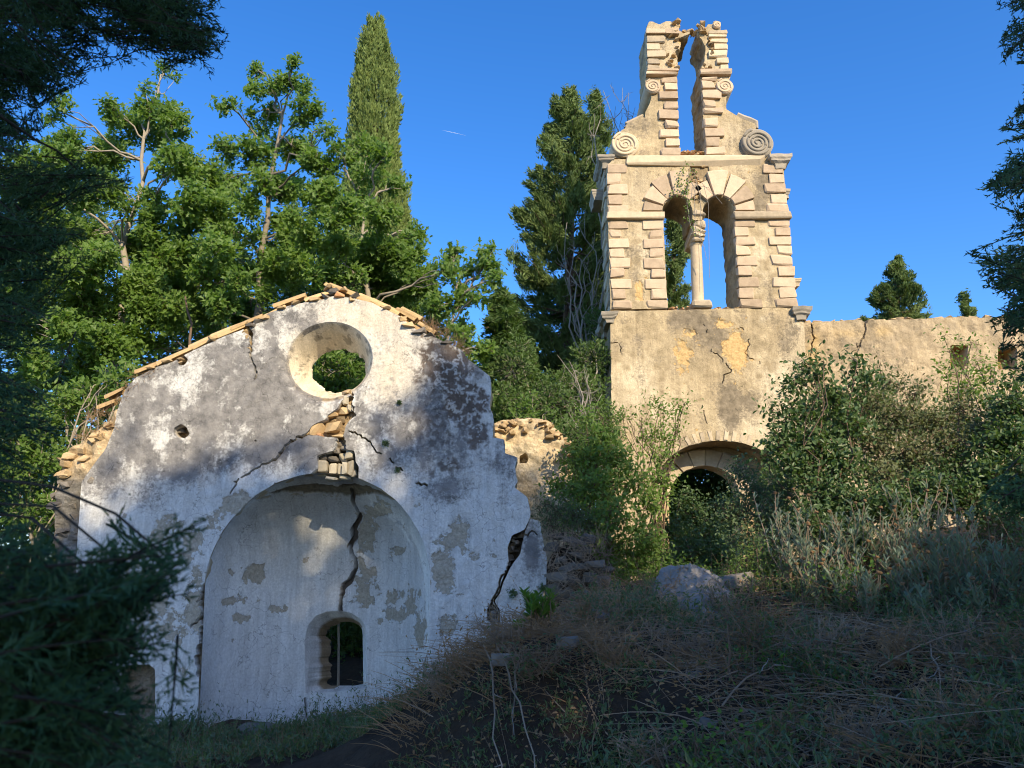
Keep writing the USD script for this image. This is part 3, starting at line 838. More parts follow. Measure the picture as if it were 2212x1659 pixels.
ncr = unary_union([U([(760, 1064), (764, 1085), (777, 1115), (763, 1145), (764, 1165), (757, 1182), (767, 1215), (762, 1240), (744, 1264), (735, 1290), (735, 1319)], [12, 9, 8, 12, 10, 8, 7, 9, 12, 8, 8], 31),
                   U([(605, 1092), (625, 1084), (650, 1085), (668, 1095)], [2, 2, 2, 2], 32), U([(560, 1072), (600, 1062), (640, 1056)], [3, 3, 2], 33),
                   U([(660, 1508), (663, 1530), (664, 1550)], [3, 3, 3], 34), U([(780, 1130), (800, 1150), (798, 1175), (812, 1190)], [2, 2, 2, 1], 35), U([(600, 1175), (616, 1182)], [2, 2], 36)])
bare = U([(590, 1066), (640, 1056), (700, 1056), (750, 1060), (800, 1058), (842, 1075)], [8, 26, 30, 34, 24, 12], 37)
P, T, rings = triangulated(unr.difference(win), .0135, [ncr, bare], 12)
W = niche(P[:, 0], P[:, 1])
q = np.column_stack([W[:, 0], W[:, 2], W[:, 1]])
px, py = pic(W)
NPEEL = [(552, 1238, 26, 20, 1.3), (525, 1300, 55, 14, .95), (590, 1315, 40, 14, .8), (520, 1335, 40, 16, .8), (790, 1160, 30, 60, .85), (860, 1190, 14, 10, 1.1), (790, 1270, 40, 60, .9), (880, 1320, 50, 40, .85), (835, 1300, 40, 30, .8), (905, 1360, 18, 80, .8), (670, 1070, 100, 12, .6), (820, 1100, 40, 20, .9), (500, 1235, 10, 10, .9), (780, 1220, 15, 25, 1.0), (700, 1370, 24, 24, .7), (560, 1075, 30, 10, .8)]
n1, n3 = fbm(q * 6, 5, 71), fbm(q * 24, 4, 72)
npf = blobs(px, py, NPEEL) * .95 + (n1 - .5) * 1.5 - .05
npe = step(npf, .4, .62)
nc = np.tile(np.array([.65, .64, .61]), (len(P), 1)) * (1 + (fbm(q * 3, 4, 73)[:, None] - .5) * .22)
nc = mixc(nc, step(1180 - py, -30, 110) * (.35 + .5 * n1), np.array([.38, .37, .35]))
kb = inside(bare, P); nc[kb] = np.array([.20, .17, .12]) * (.6 + .8 * n3[kb][:, None])
kc = inside(ncr, P); nc[kc] = np.array([.12, .10, .08])
off = (fbm(q * 1.6, 4, 74) - .5) * .05 + (fbm(q * 10, 3, 75) - .5) * .012 + npe * .008
off[kb] += .03 + (n3[kb] - .5) * .04
off[kc] = .10
nrm = unit(np.column_stack([NC - W[:, 0], np.full(len(W), -.35), np.where(W[:, 2] > NS, NS - W[:, 2], 0)]))
fade = np.clip((np.pi / 2 - np.hypot(P[:, 0], np.maximum(P[:, 1], 0))) / .12, 0, 1)
W = W - nrm * (off * fade)[:, None]
npf[kb | kc] = -2
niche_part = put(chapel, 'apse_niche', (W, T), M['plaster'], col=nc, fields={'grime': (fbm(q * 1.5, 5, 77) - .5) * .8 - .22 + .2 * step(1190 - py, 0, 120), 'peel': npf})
# window reveal, broken on its left
loop = W[rings[1]]
lp_x, lp_y = pic(loop)
cx, cy = 727.0, 1412.0
tx = np.interp(lp_x, [658, 795], [711, 785]); ty = np.interp(lp_y, [1319, 1360, 1490], [1343, 1362, 1481])
jag = (fbm(np.column_stack([lp_y / 14, lp_x / 30, np.zeros(len(lp_x))]), 3, 8) - .5)
tx = tx + np.where(lp_x < 690, jag * 26, 0)
target = pt(tx, ty, loop[:, 1].mean() + .5)
rv, rc, rf, n = [loop], [np.tile([.66, .65, .63], (len(loop), 1))], [], len(loop)
prev = np.arange(n)
for jn in range(1, 7):
    t = jn / 6
    w_ = loop * (1 - t) + target * t
    w_ = w_ + (np.stack([fbm(w_ * 7, 3, 81), fbm(w_ * 7 + 8, 3, 82), fbm(w_ * 7 + 19, 3, 83)], 1) - .5) * .03 * math.sin(t * 3.1)
    rv.append(w_)
    brk = (t > .55) & ((lp_x < 700) | (lp_y < 1350))
    rc.append(np.where(brk[:, None], np.array([[.26, .20, .13]]), np.array([[.60, .59, .57]])) * (.75 + .5 * fbm(w_ * 9, 3, 84)[:, None]))
    cur = np.arange(n, n + len(loop)); n += len(loop)
    a, b, cc, d = prev, np.roll(prev, -1), np.roll(cur, -1), cur
    rf.append(np.vstack([np.stack([a, b, d], 1), np.stack([b, cc, d], 1)])); prev = cur
nrv = sum(len(x) for x in rv)
put(chapel, 'window_reveal', (np.vstack(rv), np.vstack(rf)), M['plaster'], col=np.vstack(rc), fields={'grime': np.full(nrv, -.4), 'peel': np.full(nrv, -2.0)})

# stones and bricks showing where the plaster has come away
for s, (x, y, w_, h_, m_) in enumerate([(722, 924, 42, 26, 'rubble'), (686, 928, 34, 24, 'rubble'), (712, 898, 46, 14, 'rubble'), (742, 888, 26, 20, 'rubble'), (736, 908, 22, 14, 'rubble'), (748, 866, 14, 22, 'grey_brick'), (752, 884, 12, 16, 'grey_brick'), (690, 942, 24, 8, 'brick'), (732, 944, 30, 6, 'rubble'), (664, 937, 14, 10, 'rubble'), (750, 848, 16, 12, 'rubble')]):
    c = pt(x, y, YC + .13)
    put(chapel, 'stone' if 'brick' not in m_ else 'brick', stone(c, (size(w_, c), .22, size(h_, c)), 100 + s, 22), M[m_])
for s, (x, y, w_, h_, m_) in enumerate([(700, 1010, 20, 26, 'grey_brick'), (700, 990, 20, 12, 'grey_rubble'), (724, 1016, 14, 24, 'grey_brick'), (737, 1018, 10, 26, 'grey_brick'), (749, 1014, 10, 26, 'grey_brick'), (762, 1012, 12, 30, 'grey_brick'), (723, 994, 24, 12, 'grey_rubble'), (745, 992, 18, 18, 'grey_brick'), (758, 984, 14, 20, 'grey_brick'), (728, 975, 18, 12, 'grey_rubble'), (752, 972, 22, 10, 'grey_rubble'), (738, 962, 18, 10, 'grey_rubble'), (720, 1034, 24, 8, 'grey_brick'), (748, 1034, 24, 8, 'grey_brick'), (768, 1026, 12, 14, 'grey_brick'), (700, 1028, 20, 6, 'grey_brick')]):
    c = pt(x, y, YC + .18 + .03 * (s % 4))
    sx, sz = size(w_, c), size(h_, c)
    v, f = block(c[0] - sx / 2, c[0] + sx / 2, c[1] - .14, c[1] + .16, c[2] - sz / 2, c[2] + sz / 2, .012, 140 + s, .010)
    put(chapel, 'brick', (v, f), M[m_])
for s, (x, y, w_, h_) in enumerate([(532, 716, 14, 14), (536, 730, 9, 9), (539, 742, 8, 10), (542, 755, 8, 10), (536, 700, 10, 10), (1060, 1312, 16, 8), (1067, 1322, 16, 8), (1060, 1330, 18, 9), (1068, 1341, 16, 10), (1064, 1352, 14, 9), (1066, 1366, 12, 12), (392, 930, 18, 14), (394, 777, 14, 6), (388, 784, 12, 6)]):
    c = pt(x, y, YC + (.17 if x == 392 else .05))
    put(chapel, 'stone', stone(c, (size(w_, c), .16, size(h_, c)), 170 + s, 14), M['grey_rubble' if y > 900 else 'rubble'])

# the broken-off piece right of the big crack
ck = ragged(PL([(1146, 1119), (1166, 1126), (1170, 1150), (1176, 1180), (1181, 1208), (1180, 1262), (1170, 1300), (1120, 1420), (1072, 1420), (1073, 1394), (1079, 1346), (1081, 1318), (1068, 1299), (1080, 1282), (1089, 1256), (1104, 1222), (1112, 1212), (1124, 1196), (1130, 1170), (1134, 1146)], YC + .05), .03, .010, 14, 7)
(cv, cf), cc_ = slab(Polygon(ck).buffer(0), YC + .05, .5, .02, [(crack(PL([(1128, 1150), (1142, 1158), (1150, 1150), (1166, 1160)], YC + .05), .012, 3), .06), (crack(PL([(1104, 1222), (1130, 1230), (1160, 1222)], YC + .05), .008, 4), .05)], chapel_relief, 17, True, None, .03, chapel_color, lambda W: np.tile([.2, .17, .13], (len(W), 1)))
gf, pf = chapel_fields(cv)
put(chapel, 'broken_wall_piece', (cv, cf), M['plaster'], col=cc_, fields={'grime': np.where(np.abs(cv[:, 1] - YC - .05) > .12, -1, gf + .25), 'peel': np.where(np.abs(cv[:, 1] - YC - .05) > .1, -2, pf)})
for s in range(13):
    t_ = s / 12
    c = pt(1124 - 34 * t_ + rng(s + 70).normal(0, 5), 1150 + 70 * t_, YC + .22)
    put(chapel, 'stone', stone(c, (size(rng(s).uniform(10, 22), c), .2, size(rng(s + 9).uniform(7, 13), c)), 1300 + s, 14), M['grey_rubble'])
# dark core behind the crack hole
bk = PL([(1080, 1150), (1150, 1120), (1140, 1240), (1075, 1320), (1060, 1300)], YC + .35)
(kv, kf), kc_ = slab(Polygon(ragged(bk, .05, .02, 19)).buffer(0), YC + .38, .2, .04, (), lambda P: (fbm(np.column_stack([P * 8, P[:, :1]]), 4, 3) - .5) * .12, 18, True, None, .02, lambda P, d: np.tile([.10, .08, .06], (len(P), 1)))
put(chapel, 'rubble_core', (kv, kf), M['tower_plaster'], col=kc_)


# roof tiles along the gable
def barrel(a, b, r0, r1, th=.016, seed=0, up=np.array([0, 0, 1.0])):
    """A half-round clay tile from a (wide end) to b."""
    r = rng(seed)
    ax = unit((b - a)[None])[0]
    sd = unit(np.cross(ax, up)[None])[0]; nn = np.cross(sd, ax)
    an = np.linspace(-.05 * np.pi, 1.05 * np.pi, 10)
    vs = []
    for p, rr in ((a, r0), (a * .5 + b * .5, (r0 + r1) / 2), (b, r1)):
        for q_ in (rr, rr - th):
            vs.append(p + q_ * (np.cos(an)[:, None] * sd + np.sin(an)[:, None] * nn) + r.normal(0, .003, (10, 3)))
    v = np.vstack(vs); f = []
    n = 10
    for s in range(2):
        o, o2 = s * 2 * n, (s + 1) * 2 * n
        for i in range(n - 1):
            f += [[o + i, o2 + i, o2 + i + 1], [o + i, o2 + i + 1, o + i + 1], [o + n + i, o2 + n + i + 1, o2 + n + i], [o + n + i, o + n + i + 1, o2 + n + i + 1]]
        for e in (0, n - 1):
            f += [[o + e, o2 + e, o2 + n + e], [o + e, o2 + n + e, o + n + e]]
    for o in (0, 4 * n):
        for i in range(n - 1):
            f += [[o + i, o + i + 1, o + n + i + 1], [o + i, o + n + i + 1, o + n + i]]
    return v, np.array(f)


TILES = [((296, 808), (375, 774)), ((344, 785), (428, 748)), ((421, 751), (480, 726)), ((474, 730), (533, 704)), ((503, 712), (571, 680)), ((569, 688), (620, 660)), ((594, 662), (662, 637)), ((662, 648), (714, 633)),
         ((905, 714), (856, 690)), ((866, 694), (812, 668)), ((820, 668), (763, 640)), ((770, 640), (712, 614)), ((862, 676), (803, 648)), ((897, 690), (856, 670)), ((938, 722), (903, 698)), ((216, 880), (252, 866)), ((232, 858), (270, 840))]
for s, (a, b) in enumerate(TILES):
    for row in range(2 if 1 < s < 14 else 1):
        Y0 = YC + .10 + .24 * row
        A, B = pt(*a, Y0), pt(*b, Y0)
        if row:
            A, B = A + [rng(s).uniform(-.12, .12), 0, .01], B + [rng(s).uniform(-.1, .1), 0, .01]
        A[2] -= .035; B[2] -= .02
        A[2] += rng(s + 3).normal(0, .012); B[2] += rng(s + 4).normal(0, .012)
        put(chapel, 'roof_tile', barrel(A, B, .080, .062, .014, 200 + s + 40 * row), M['tile'])
for s, (x, y, w_, h_, m_) in enumerate([(733, 641, 28, 14, 'brick'), (722, 632, 26, 14, 'grey_rubble'), (742, 628, 22, 12, 'rubble'), (706, 641, 18, 12, 'grey_rubble'), (712, 622, 20, 10, 'rubble'), (768, 642, 22, 10, 'grey_rubble'), (684, 650, 26, 10, 'rubble'), (880, 704, 32, 14, 'rubble'), (905, 718, 34, 14, 'grey_rubble'), (865, 692, 18, 12, 'rubble'), (838, 668, 20, 8, 'rubble'), (560, 700, 26, 12, 'grey_rubble'), (548, 706, 20, 10, 'grey_rubble'), (578, 690, 20, 10, 'rubble'), (640, 658, 22, 8, 'rubble'), (612, 668, 22, 8, 'rubble'), (930, 726, 24, 8, 'grey_rubble'), (965, 742, 26, 8, 'grey_rubble'), (460, 736, 20, 8, 'rubble'), (760, 650, 14, 8, 'rubble'), (365, 783, 24, 8, 'rubble'), (330, 797, 22, 7, 'rubble')]):
    c = pt(x, y, YC + .06)
    put(chapel, 'stone' if m_ != 'brick' else 'brick', stone(c, (size(w_, c), .26, size(h_, c)), 260 + s, 14), M[m_])

# stub of the side wall at the left
SW = [(110, 1640), (112, 1100), (125, 1025), (128, 1000), (140, 968), (165, 955), (200, 935), (225, 915), (250, 880), (262, 960), (200, 1030), (180, 1100), (176, 1640)]
(sv, sf), sc_ = slab(Polygon(ragged(PL(SW, YC - .02), .04, .03, 23)).buffer(0), YC + .06, .9, .035, (), lambda P: (fbm(np.column_stack([P * 5, P[:, :1] * 0]), 5, 91) - .5) * .22, 24, True, None, .06,
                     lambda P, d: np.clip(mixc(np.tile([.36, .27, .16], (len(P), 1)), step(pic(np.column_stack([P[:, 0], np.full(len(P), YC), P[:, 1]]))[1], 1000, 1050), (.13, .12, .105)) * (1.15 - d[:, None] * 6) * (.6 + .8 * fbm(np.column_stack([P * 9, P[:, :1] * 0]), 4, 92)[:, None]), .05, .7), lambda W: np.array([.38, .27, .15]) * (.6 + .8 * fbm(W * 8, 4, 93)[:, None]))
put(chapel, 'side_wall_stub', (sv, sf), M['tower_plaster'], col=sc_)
r = rng(31)
for s in range(46):
    t = r.uniform(0, 1)
    if s < 20:
        x, y = 128 + 120 * t + r.normal(0, 4), 995 - 105 * t ** 1.2 + r.uniform(0, 36)
    else:
        x, y = r.uniform(114, 172), r.uniform(1030, 1300)
    c = pt(x + 6, y, YC + .10 + r.uniform(-.02, .05))
    put(chapel, 'stone', stone(c, (size(r.uniform(14, 36), c), .24, size(r.uniform(8, 18), c)), 300 + s, 14), M['rubble' if s < 20 else 'grey_rubble'])

# ---------------------------------------------------------------- the ruined wall between chapel and tower
YM = 13.2
mid = Thing('ruined_rubble_wall', 'sunlit tan rubble wall stub with ragged top between chapel and bell tower', 'wall', (1.2, YM, 1.7))
MW = [(1050, 1250), (1052, 960), (1060, 925), (1066, 915), (1085, 910), (1102, 905), (1125, 906), (1150, 903), (1171, 904), (1182, 912), (1192, 922), (1207, 930), (1218, 948), (1222, 975), (1228, 1020), (1240, 1080), (1250, 1250)]
mhole = Polygon(ragged(PL([(1124, 984), (1136, 978), (1142, 990), (1138, 1000), (1122, 1000)], YM), .03, .012, 3))


def tan_color(P, d):
    q = np.column_stack([P * 6, P[:, :1] * 0])
    c = np.array([.52, .40, .245]) * (.62 + .75 * fbm(q, 5, 96)[:, None])
    c = mixc(c, step(fbm(q * .45, 4, 97), .55, .72) * .6, (.60, .50, .34))
    return np.clip(mixc(c, step(fbm(q * .8, 4, 98), .62, .75) * .6, (.20, .16, .10)), .03, .8)


(mv, mf), mc = slab(Polygon(ragged(PL(MW, YM), .04, .02, 41)).buffer(0), YM, .7, .03, [(mhole, .3)], lambda P: (fbm(np.column_stack([P * 5, P[:, :1] * 0]), 5, 95) - .5) * .16, 42, True, None, .08, tan_color, lambda W: np.array([.46, .33, .19]) * (.6 + .8 * fbm(W * 7, 4, 94)[:, None]))
put(mid, 'wall', (mv, mf), M['tower_plaster'], col=mc)
r = rng(43)
edge = np.array(MW[2:-2], float)
for s in range(64):
    t = r.uniform(0, 1)
    k = t * (len(edge) - 1); i0 = int(k); e = edge[i0] * (1 - k + i0) + edge[min(i0 + 1, len(edge) - 1)] * (k - i0)
    dn = abs(r.normal(0, 16)) + 3
    c = pt(e[0] + r.normal(0, 4), e[1] + dn, YM + r.uniform(-.03, .05) + (.25 if dn < 6 else 0))
    put(mid, 'stone', stone(c, (size(r.uniform(8, 20), c), .22, size(r.uniform(6, 13), c)), 400 + s, 14), M['rubble'])

# ---------------------------------------------------------------- the bell tower
YT = 18.0
TH = 1.2
tower = Thing('bell_tower', 'tall ruined stone bell wall with two belfry arches, spiral scrolls and broken top piers', 'bell tower', (4.4, YT, 2.0))
Q1 = lambda x, y: (1244.5 + .25 * x, .25 * y)
Q2 = lambda x, y: (1244.5 + .25 * x, 331.9 + .25 * y)
GREY = [(1580, 880, 50, 60, 1.2), (1540, 850, 20, 40, .7), (1535, 730, 40, 50, .95), (1490, 690, 60, 20, .7), (1700, 740, 30, 40, .7), (1720, 820, 25, 60, .6), (1340, 690, 40, 20, .5), (1380, 740, 40, 30, .5), (1430, 770, 30, 20, .5), (1650, 690, 60, 20, .6), (1380, 390, 30, 50, .55), (1660, 400, 25, 50, .85), (1640, 440, 20, 25, .8), (1620, 300, 30, 20, .5), (1540, 395, 40, 30, .4), (1400, 330, 50, 12, .6), (1600, 345, 60, 8, .5), (1400, 270, 25, 20, .3), (1510, 960, 60, 14, .5), (1670, 630, 16, 40, .8), (1320, 800, 12, 120, .5), (1360, 950, 40, 30, .5), (1690, 960, 40, 60, .5), (1440, 260, 12, 40, .3), (1540, 140, 20, 12, .6)]
OCHRE = [(1590, 755, 28, 45, 1.25), (1478, 770, 30, 45, .85), (1490, 720, 22, 20, .9), (1380, 630, 14, 30, .8), (1570, 700, 30, 12, .8), (1395, 600, 10, 12, .6), (1460, 170, 12, 40, .6), (1470, 100, 12, 40, .7), (1510, 130, 12, 60, .8)]
PALE = [(1380, 820, 60, 60, .7), (1680, 830, 45, 60, .9), (1400, 560, 30, 60, .9), (1640, 560, 25, 70, .8), (1640, 690, 30, 10, .6), (1620, 920, 60, 20, .6), (1440, 890, 60, 50, .5), (1720, 700, 14, 14, .8)]


def tower_color(P, dep):
    w = np.column_stack([P[:, 0], np.full(len(P), YT), P[:, 1]])
    px, py = pic(w)
    q = np.column_stack([P[:, 0], P[:, 1], np.zeros(len(P))])
    n1, n2, n3 = fbm(q * 1.6, 5, 111), fbm(q * 5, 5, 112), fbm(q * 16, 4, 113)
    n0 = fbm(q * .7, 4, 110)
    c = np.array([.46, .365, .225]) * (1 + (n2[:, None] - .5) * .8)
    c = mixc(c, step(n0, .5, .68) * .5, (.60, .50, .345))
    c = mixc(c, blobs(px, py, PALE) * step(n2, .3, .6), (.68, .58, .41))
    c = mixc(c, step(dep, .03, .06) * .8, (.22, .16, .09))
    return np.clip(c, .03, .8)


def tower_fields(w, Y=YT):
    px, py = pic(w)
    q = np.column_stack([w[:, 0], w[:, 2], w[:, 1] * 0])
    n1, n2 = fbm(q * 1.6, 5, 111), fbm(q * 5, 5, 112)
    n5 = fbm(np.column_stack([w[:, 0] * 4.5, w[:, 2] * .8, w[:, 0] * 0]), 4, 27)
    g = blobs(px, py, GREY) * .95 + (n1 - .5) * 1.3 + (n2 - .5) * .9 + (n5 - .5) * .9 - .02
    oc = blobs(px, py, OCHRE) * .95 + (n2 - .5) * 1.2 - .02
    off = np.abs(w[:, 1] - Y) > .09
    return {'grime': np.where(off, g - .1, g), 'peel': np.where(off, -2, oc)}


def tower_relief(P):
    q = np.column_stack([P, np.zeros(len(P))])
    w = np.column_stack([P[:, 0], np.full(len(P), YT), P[:, 1]])
    px, py = pic(w)
    oc = step(blobs(px, py, OCHRE) + (fbm(q * 5, 5, 112) - .5) * .9 + (fbm(q * 16, 4, 113) - .5) * .3, .45, .60)
    return (fbm(q * 2, 4, 114) - .5) * .05 + (fbm(q * 12, 4, 115) - .5) * .02 + oc * (.018 + (fbm(q * 10, 4, 116) - .5) * .04)


def tower_side(W):
    n = fbm(W * 2.4, 5, 117); n2 = fbm(W * 9, 4, 118)
    c = np.array([.44, .33, .19]) * (.65 + .7 * n2[:, None])
    return np.clip(mixc(c, step(n, .45, .7) * .7, (.17, .15, .12)), .03, .7)


def K(points, w, seed):
    return crack(PL(points, YT), np.asarray(w) * .0034, seed, .08, .03)


def arc(cx, cy, rx, ry, a0, a1, n=20):
    a = np.radians(np.linspace(a0, a1, n))
    return [(cx + rx * math.cos(t), cy - ry * math.sin(t)) for t in a]


base = [(1318, 671), (1400, 671), (1480, 669), (1600, 666), (1734, 664), (1740, 760), (1747, 860), (1755, 1000), (1775, 1330), (1688, 1330), (1688, 1120), (1687, 1040)] + arc(1556, 1030, 131, 78, 0, 180, 26) + [(1426, 1120), (1430, 1330), (1322, 1330), (1316, 960), (1321, 850), (1319, 760)]
tcr = unary_union([K([(1520, 700), (1535, 735), (1542, 760), (1575, 790), (1580, 802), (1566, 812), (1556, 830), (1522, 845), (1522, 880), (1528, 915)], [3, 3, 3, 5, 4, 5, 3, 2, 4, 3], 1), K([(1598, 706), (1618, 720), (1622, 730), (1612, 760), (1620, 775), (1640, 778), (1642, 790)], [3, 4, 4, 5, 4, 4, 3], 2), K([(1319, 740), (1332, 741), (1341, 752), (1342, 765)], [3, 3, 4, 2], 3),
                   K([(1547, 832), (1530, 845), (1522, 875)], [2, 2, 2], 4), K([(1600, 850), (1590, 860), (1602, 866)], [2, 2, 2], 6), K([(1618, 862), (1602, 875), (1598, 890)], [3, 2, 2], 7), K([(1500, 690), (1508, 720), (1530, 740)], [2, 2, 2], 8)])
(bv, bf), bc = slab(Polygon(ragged(PL(base, YT), .05, .012, 51, 5)).buffer(0), YT, TH, .036, [(tcr, .06)], tower_relief, 52, True, None, .04, tower_color, tower_side)
put(tower, 'base_wall', (bv, bf), M['tower_wall'], col=bc, fields=tower_fields(bv))
# the inner door arch, set back, with its wedge stones
YD = YT + .85
dw = [(1380, 940), (1730, 935), (1740, 1330), (1600, 1330), (1600, 1090), (1598, 1075)] + arc(1521, 1072, 76, 66, 0, 180, 20) + [(1445, 1090), (1447, 1330), (1390, 1330)]
(dv, df), dc = slab(Polygon(ragged(PL(dw, YD), .05, .008, 53, 5)).buffer(0), YD, .5, .05, (), lambda P: (fbm(np.column_stack([P * 3, P[:, :1] * 0]), 4, 5) - .5) * .04, 54, True, None, .03, lambda P, d: np.array([.46, .34, .19]) * (.7 + .6 * fbm(np.column_stack([P * 5, P[:, :1] * 0]), 4, 119)[:, None]), tower_side)
put(tower, 'door_wall', (dv, df), M['tower_plaster'], col=dc)


def wedge(cx, cy, rx0, ry0, rx1, ry1, a0, a1, y_mid, y0, y1, seed, jit=.008):
    """A voussoir between two radii; picture units on the plane y_mid, from depth y0 to y1."""
    r = rng(seed)
    A = np.radians(np.linspace(a0, a1, 4))
    ou = [(cx + rx1 * math.cos(t), cy - ry1 * math.sin(t)) for t in A]; inn = [(cx + rx0 * math.cos(t), cy - ry0 * math.sin(t)) for t in A[::-1]]
    w = PL(ou + inn, y_mid)
    c = w.mean(0)
    f1 = c + (w - c) * .95 + r.normal(0, jit, w.shape)
    v = np.vstack([np.column_stack([f1[:, 0], np.full(8, y0), f1[:, 1]]), np.column_stack([w[:, 0], np.full(8, y0 + .02), w[:, 1]]), np.column_stack([w[:, 0], np.full(8, y1), w[:, 1]])])
    h = [[0, i, i + 1] for i in range(1, 7)] + [[16, 16 + i + 1, 16 + i] for i in range(1, 7)]
    for s in (0, 8):
        for i in range(8):
            j_ = (i + 1) % 8
            h += [[s + i, s + 8 + i, s + j_], [s + 8 + i, s + 8 + j_, s + j_]]
    m = trimesh.Trimesh(v, h, process=False); trimesh.repair.fix_normals(m)
    return np.array(m.vertices), np.array(m.faces)


for s, (a0, a1) in enumerate([(2, 26), (27, 49), (50, 70), (71, 89), (90, 108), (109, 128), (129, 152), (153, 178)]):
    put(tower, 'voussoir', wedge(1521, 1072, 75, 65, 118, 100, a0, a1, YD, YD - .06 - .02 * (s % 3), YD + .3, 500 + s), M['trim'])
for s in range(9):
    a = 62 + s * 7
    put(tower, 'brick', wedge(1556, 1030, 132, 79, 152, 100, a, a + 3.6, YT, YT - .015, YT + .1, 520 + s, .01), M['trim'])

# belfry with its two arches
bel = [(1319, 668), (1313, 480), (1311, 357), (1325, 344), (1420, 342), (1560, 340), (1690, 340), (1693, 360), (1700, 500), (1720, 664), (1600, 664), (1596, 600), (1590, 500), (1586, 470)] + arc(1552, 457, 34, 32, 0, 180, 14) + [(1518, 462), (1518, 475), (1496, 475), (1496, 462)] + arc(1463, 458, 33, 32, 0, 180, 14) + [(1431, 475), (1435, 520), (1441, 667)]
brk = Polygon(ragged(PL(Q2s := [Q2(*p) for p in [(1000, 60), (1060, 50), (1140, 110), (1150, 150), (1110, 190), (1100, 330), (1060, 430), (1010, 430), (1000, 300), (960, 200)]], YT), .04, .02, 6)).buffer(0)
(lv, lf), lc = slab(Polygon(ragged(PL(bel, YT), .05, .010, 55, 5)).buffer(0), YT, TH, .036, [(brk, .05)], tower_relief, 56, True, None, .05, tower_color, tower_side)
put(tower, 'belfry_wall', (lv, lf), M['tower_wall'], col=lc, fields=tower_fields(lv))
for s in range(26):
    r = rng(600 + s)
    c0 = Q2(1010 + r.uniform(0, 120), 60 + r.uniform(0, 360))
    c = pt(*c0, YT + .03)
    if inside(brk, np.array([[c[0], c[2]]]))[0]:
        put(tower, 'stone', stone(c, (size(r.uniform(8, 13), c), .12, size(r.uniform(5, 8), c)), 610 + s, 14), M['rubble'])


def qrow(conv, rows, y_front=.036, name='quoin', m='quoin', sd=0):
    for s, (x0, x1, y0, y1) in enumerate(rows):
        a, b = PL([conv(x0, y1), conv(x1, y0)], YT)
        put(tower, name, block(a[0], b[0], YT - y_front - .010 * ((s * 7) % 3), YT + .12, a[1] + .006, b[1] - .006, .011, 700 + sd + s, .010), M[m])


LL = [(285, 447, 580, 652), (285, 390, 657, 735), (288, 452, 740, 820), (292, 408, 823, 897), (298, 462, 905, 993), (300, 415, 994, 1075), (303, 475, 1085, 1168), (310, 420, 1173, 1260), (313, 478, 1266, 1345)]
LR = [(580, 750, 576, 655), (632, 750, 658, 734), (582, 753, 740, 820), (637, 757, 822, 898), (585, 762, 905, 998), (648, 766, 1001, 1078), (597, 776, 1085, 1168), (655, 779, 1172, 1262), (607, 786, 1268, 1346)]
RL = [(1368, 1535, 568, 635), (1373, 1485, 640, 716), (1376, 1540, 720, 794), (1383, 1500, 797, 878), (1388, 1557, 885, 973), (1395, 1508, 977, 1062), (1402, 1572, 1072, 1156), (1408, 1525, 1160, 1254), (1416, 1600, 1260, 1336)]
RR = [(1665, 1838, 570, 635), (1725, 1844, 640, 715), (1672, 1850, 722, 795), (1740, 1858, 797, 876), (1685, 1866, 882, 970), (1748, 1880, 976, 1062), (1700, 1888, 1068, 1155), (1760, 1896, 1158, 1248), (1715, 1906, 1250, 1332)]
UL = [(270, 435, 96, 172), (270, 388, 176, 265), (274, 438, 268, 355), (279, 392, 358, 446), (280, 446, 450, 520)]
UR = [(1620, 1786, 92, 172), (1675, 1792, 178, 262), (1630, 1802, 265, 345), (1690, 1814, 350, 432), (1650, 1826, 438, 513)]
for k_, rows in enumerate([LL, LR, RL, RR, UL, UR]):
    qrow(Q2, rows, sd=20 * k_)
# side faces of the corner stones at the left (alternating tone and relief)
for s, (x0, x1, y0, y1) in enumerate(LL + UL):
    a, b = PL([Q2(x0, y1), Q2(x1, y0)], YT)
    put(tower, 'quoin', block(a[0] - .05 - .02 * (s % 2), a[0] + .15, YT + .14, YT + (.95 if s % 2 else .6), a[1] + .012, b[1] - .012, .016, 860 + s, .006), M['trim'])
# string courses
for s, (x0, x1, y0, y1) in enumerate([(262, 762, 521, 574), (1355, 1852, 514, 572)]):
    a, b = PL([Q2(x0, y1), Q2(x1, y0)], YT)
    put(tower, 'string_course', block(a[0], b[0], YT - .13, YT + .2, a[1], b[1], .02, 880 + s, .008), M['trim'])
# wedge stones round the belfry arches
VL = [(3, 24, 1.95), (27, 50, 2.5), (53, 76, 2.9), (100, 121, 2.75), (124, 145, 2.45), (148, 166, 2.4), (168, 179, 2.35)]
for s, (a0, a1, k) in enumerate([(162, 179, 2.2), (133, 158, 2.35), (106, 130, 2.6), (74, 102, 2.75), (44, 70, 2.2)]):
    put(tower, 'voussoir', wedge(1463, 458, 34, 33, 34 * k, 33 * k * .95, a0, a1, YT, YT - .08 - .02 * (s % 2), YT + .1, 900 + s), M['quoin'])
for s, (a0, a1, k) in enumerate([(1, 18, 2.2), (22, 47, 2.35), (50, 74, 2.6), (78, 106, 2.75), (110, 136, 2.2)]):
    put(tower, 'voussoir', wedge(1552, 457, 35, 33, 35 * k, 33 * k * .95, a0, a1, YT, YT - .08 - .02 * (s % 2), YT + .1, 910 + s), M['quoin'])
# main cornice band and its corner fragments
a, b = PL([(1352, 361), (1652, 340)], YT)
put(tower, 'cornice', block(a[0], b[0], YT - .10, YT + .3, a[1] + .02, b[1] + .03, .03, 920, .012), M['trim'])


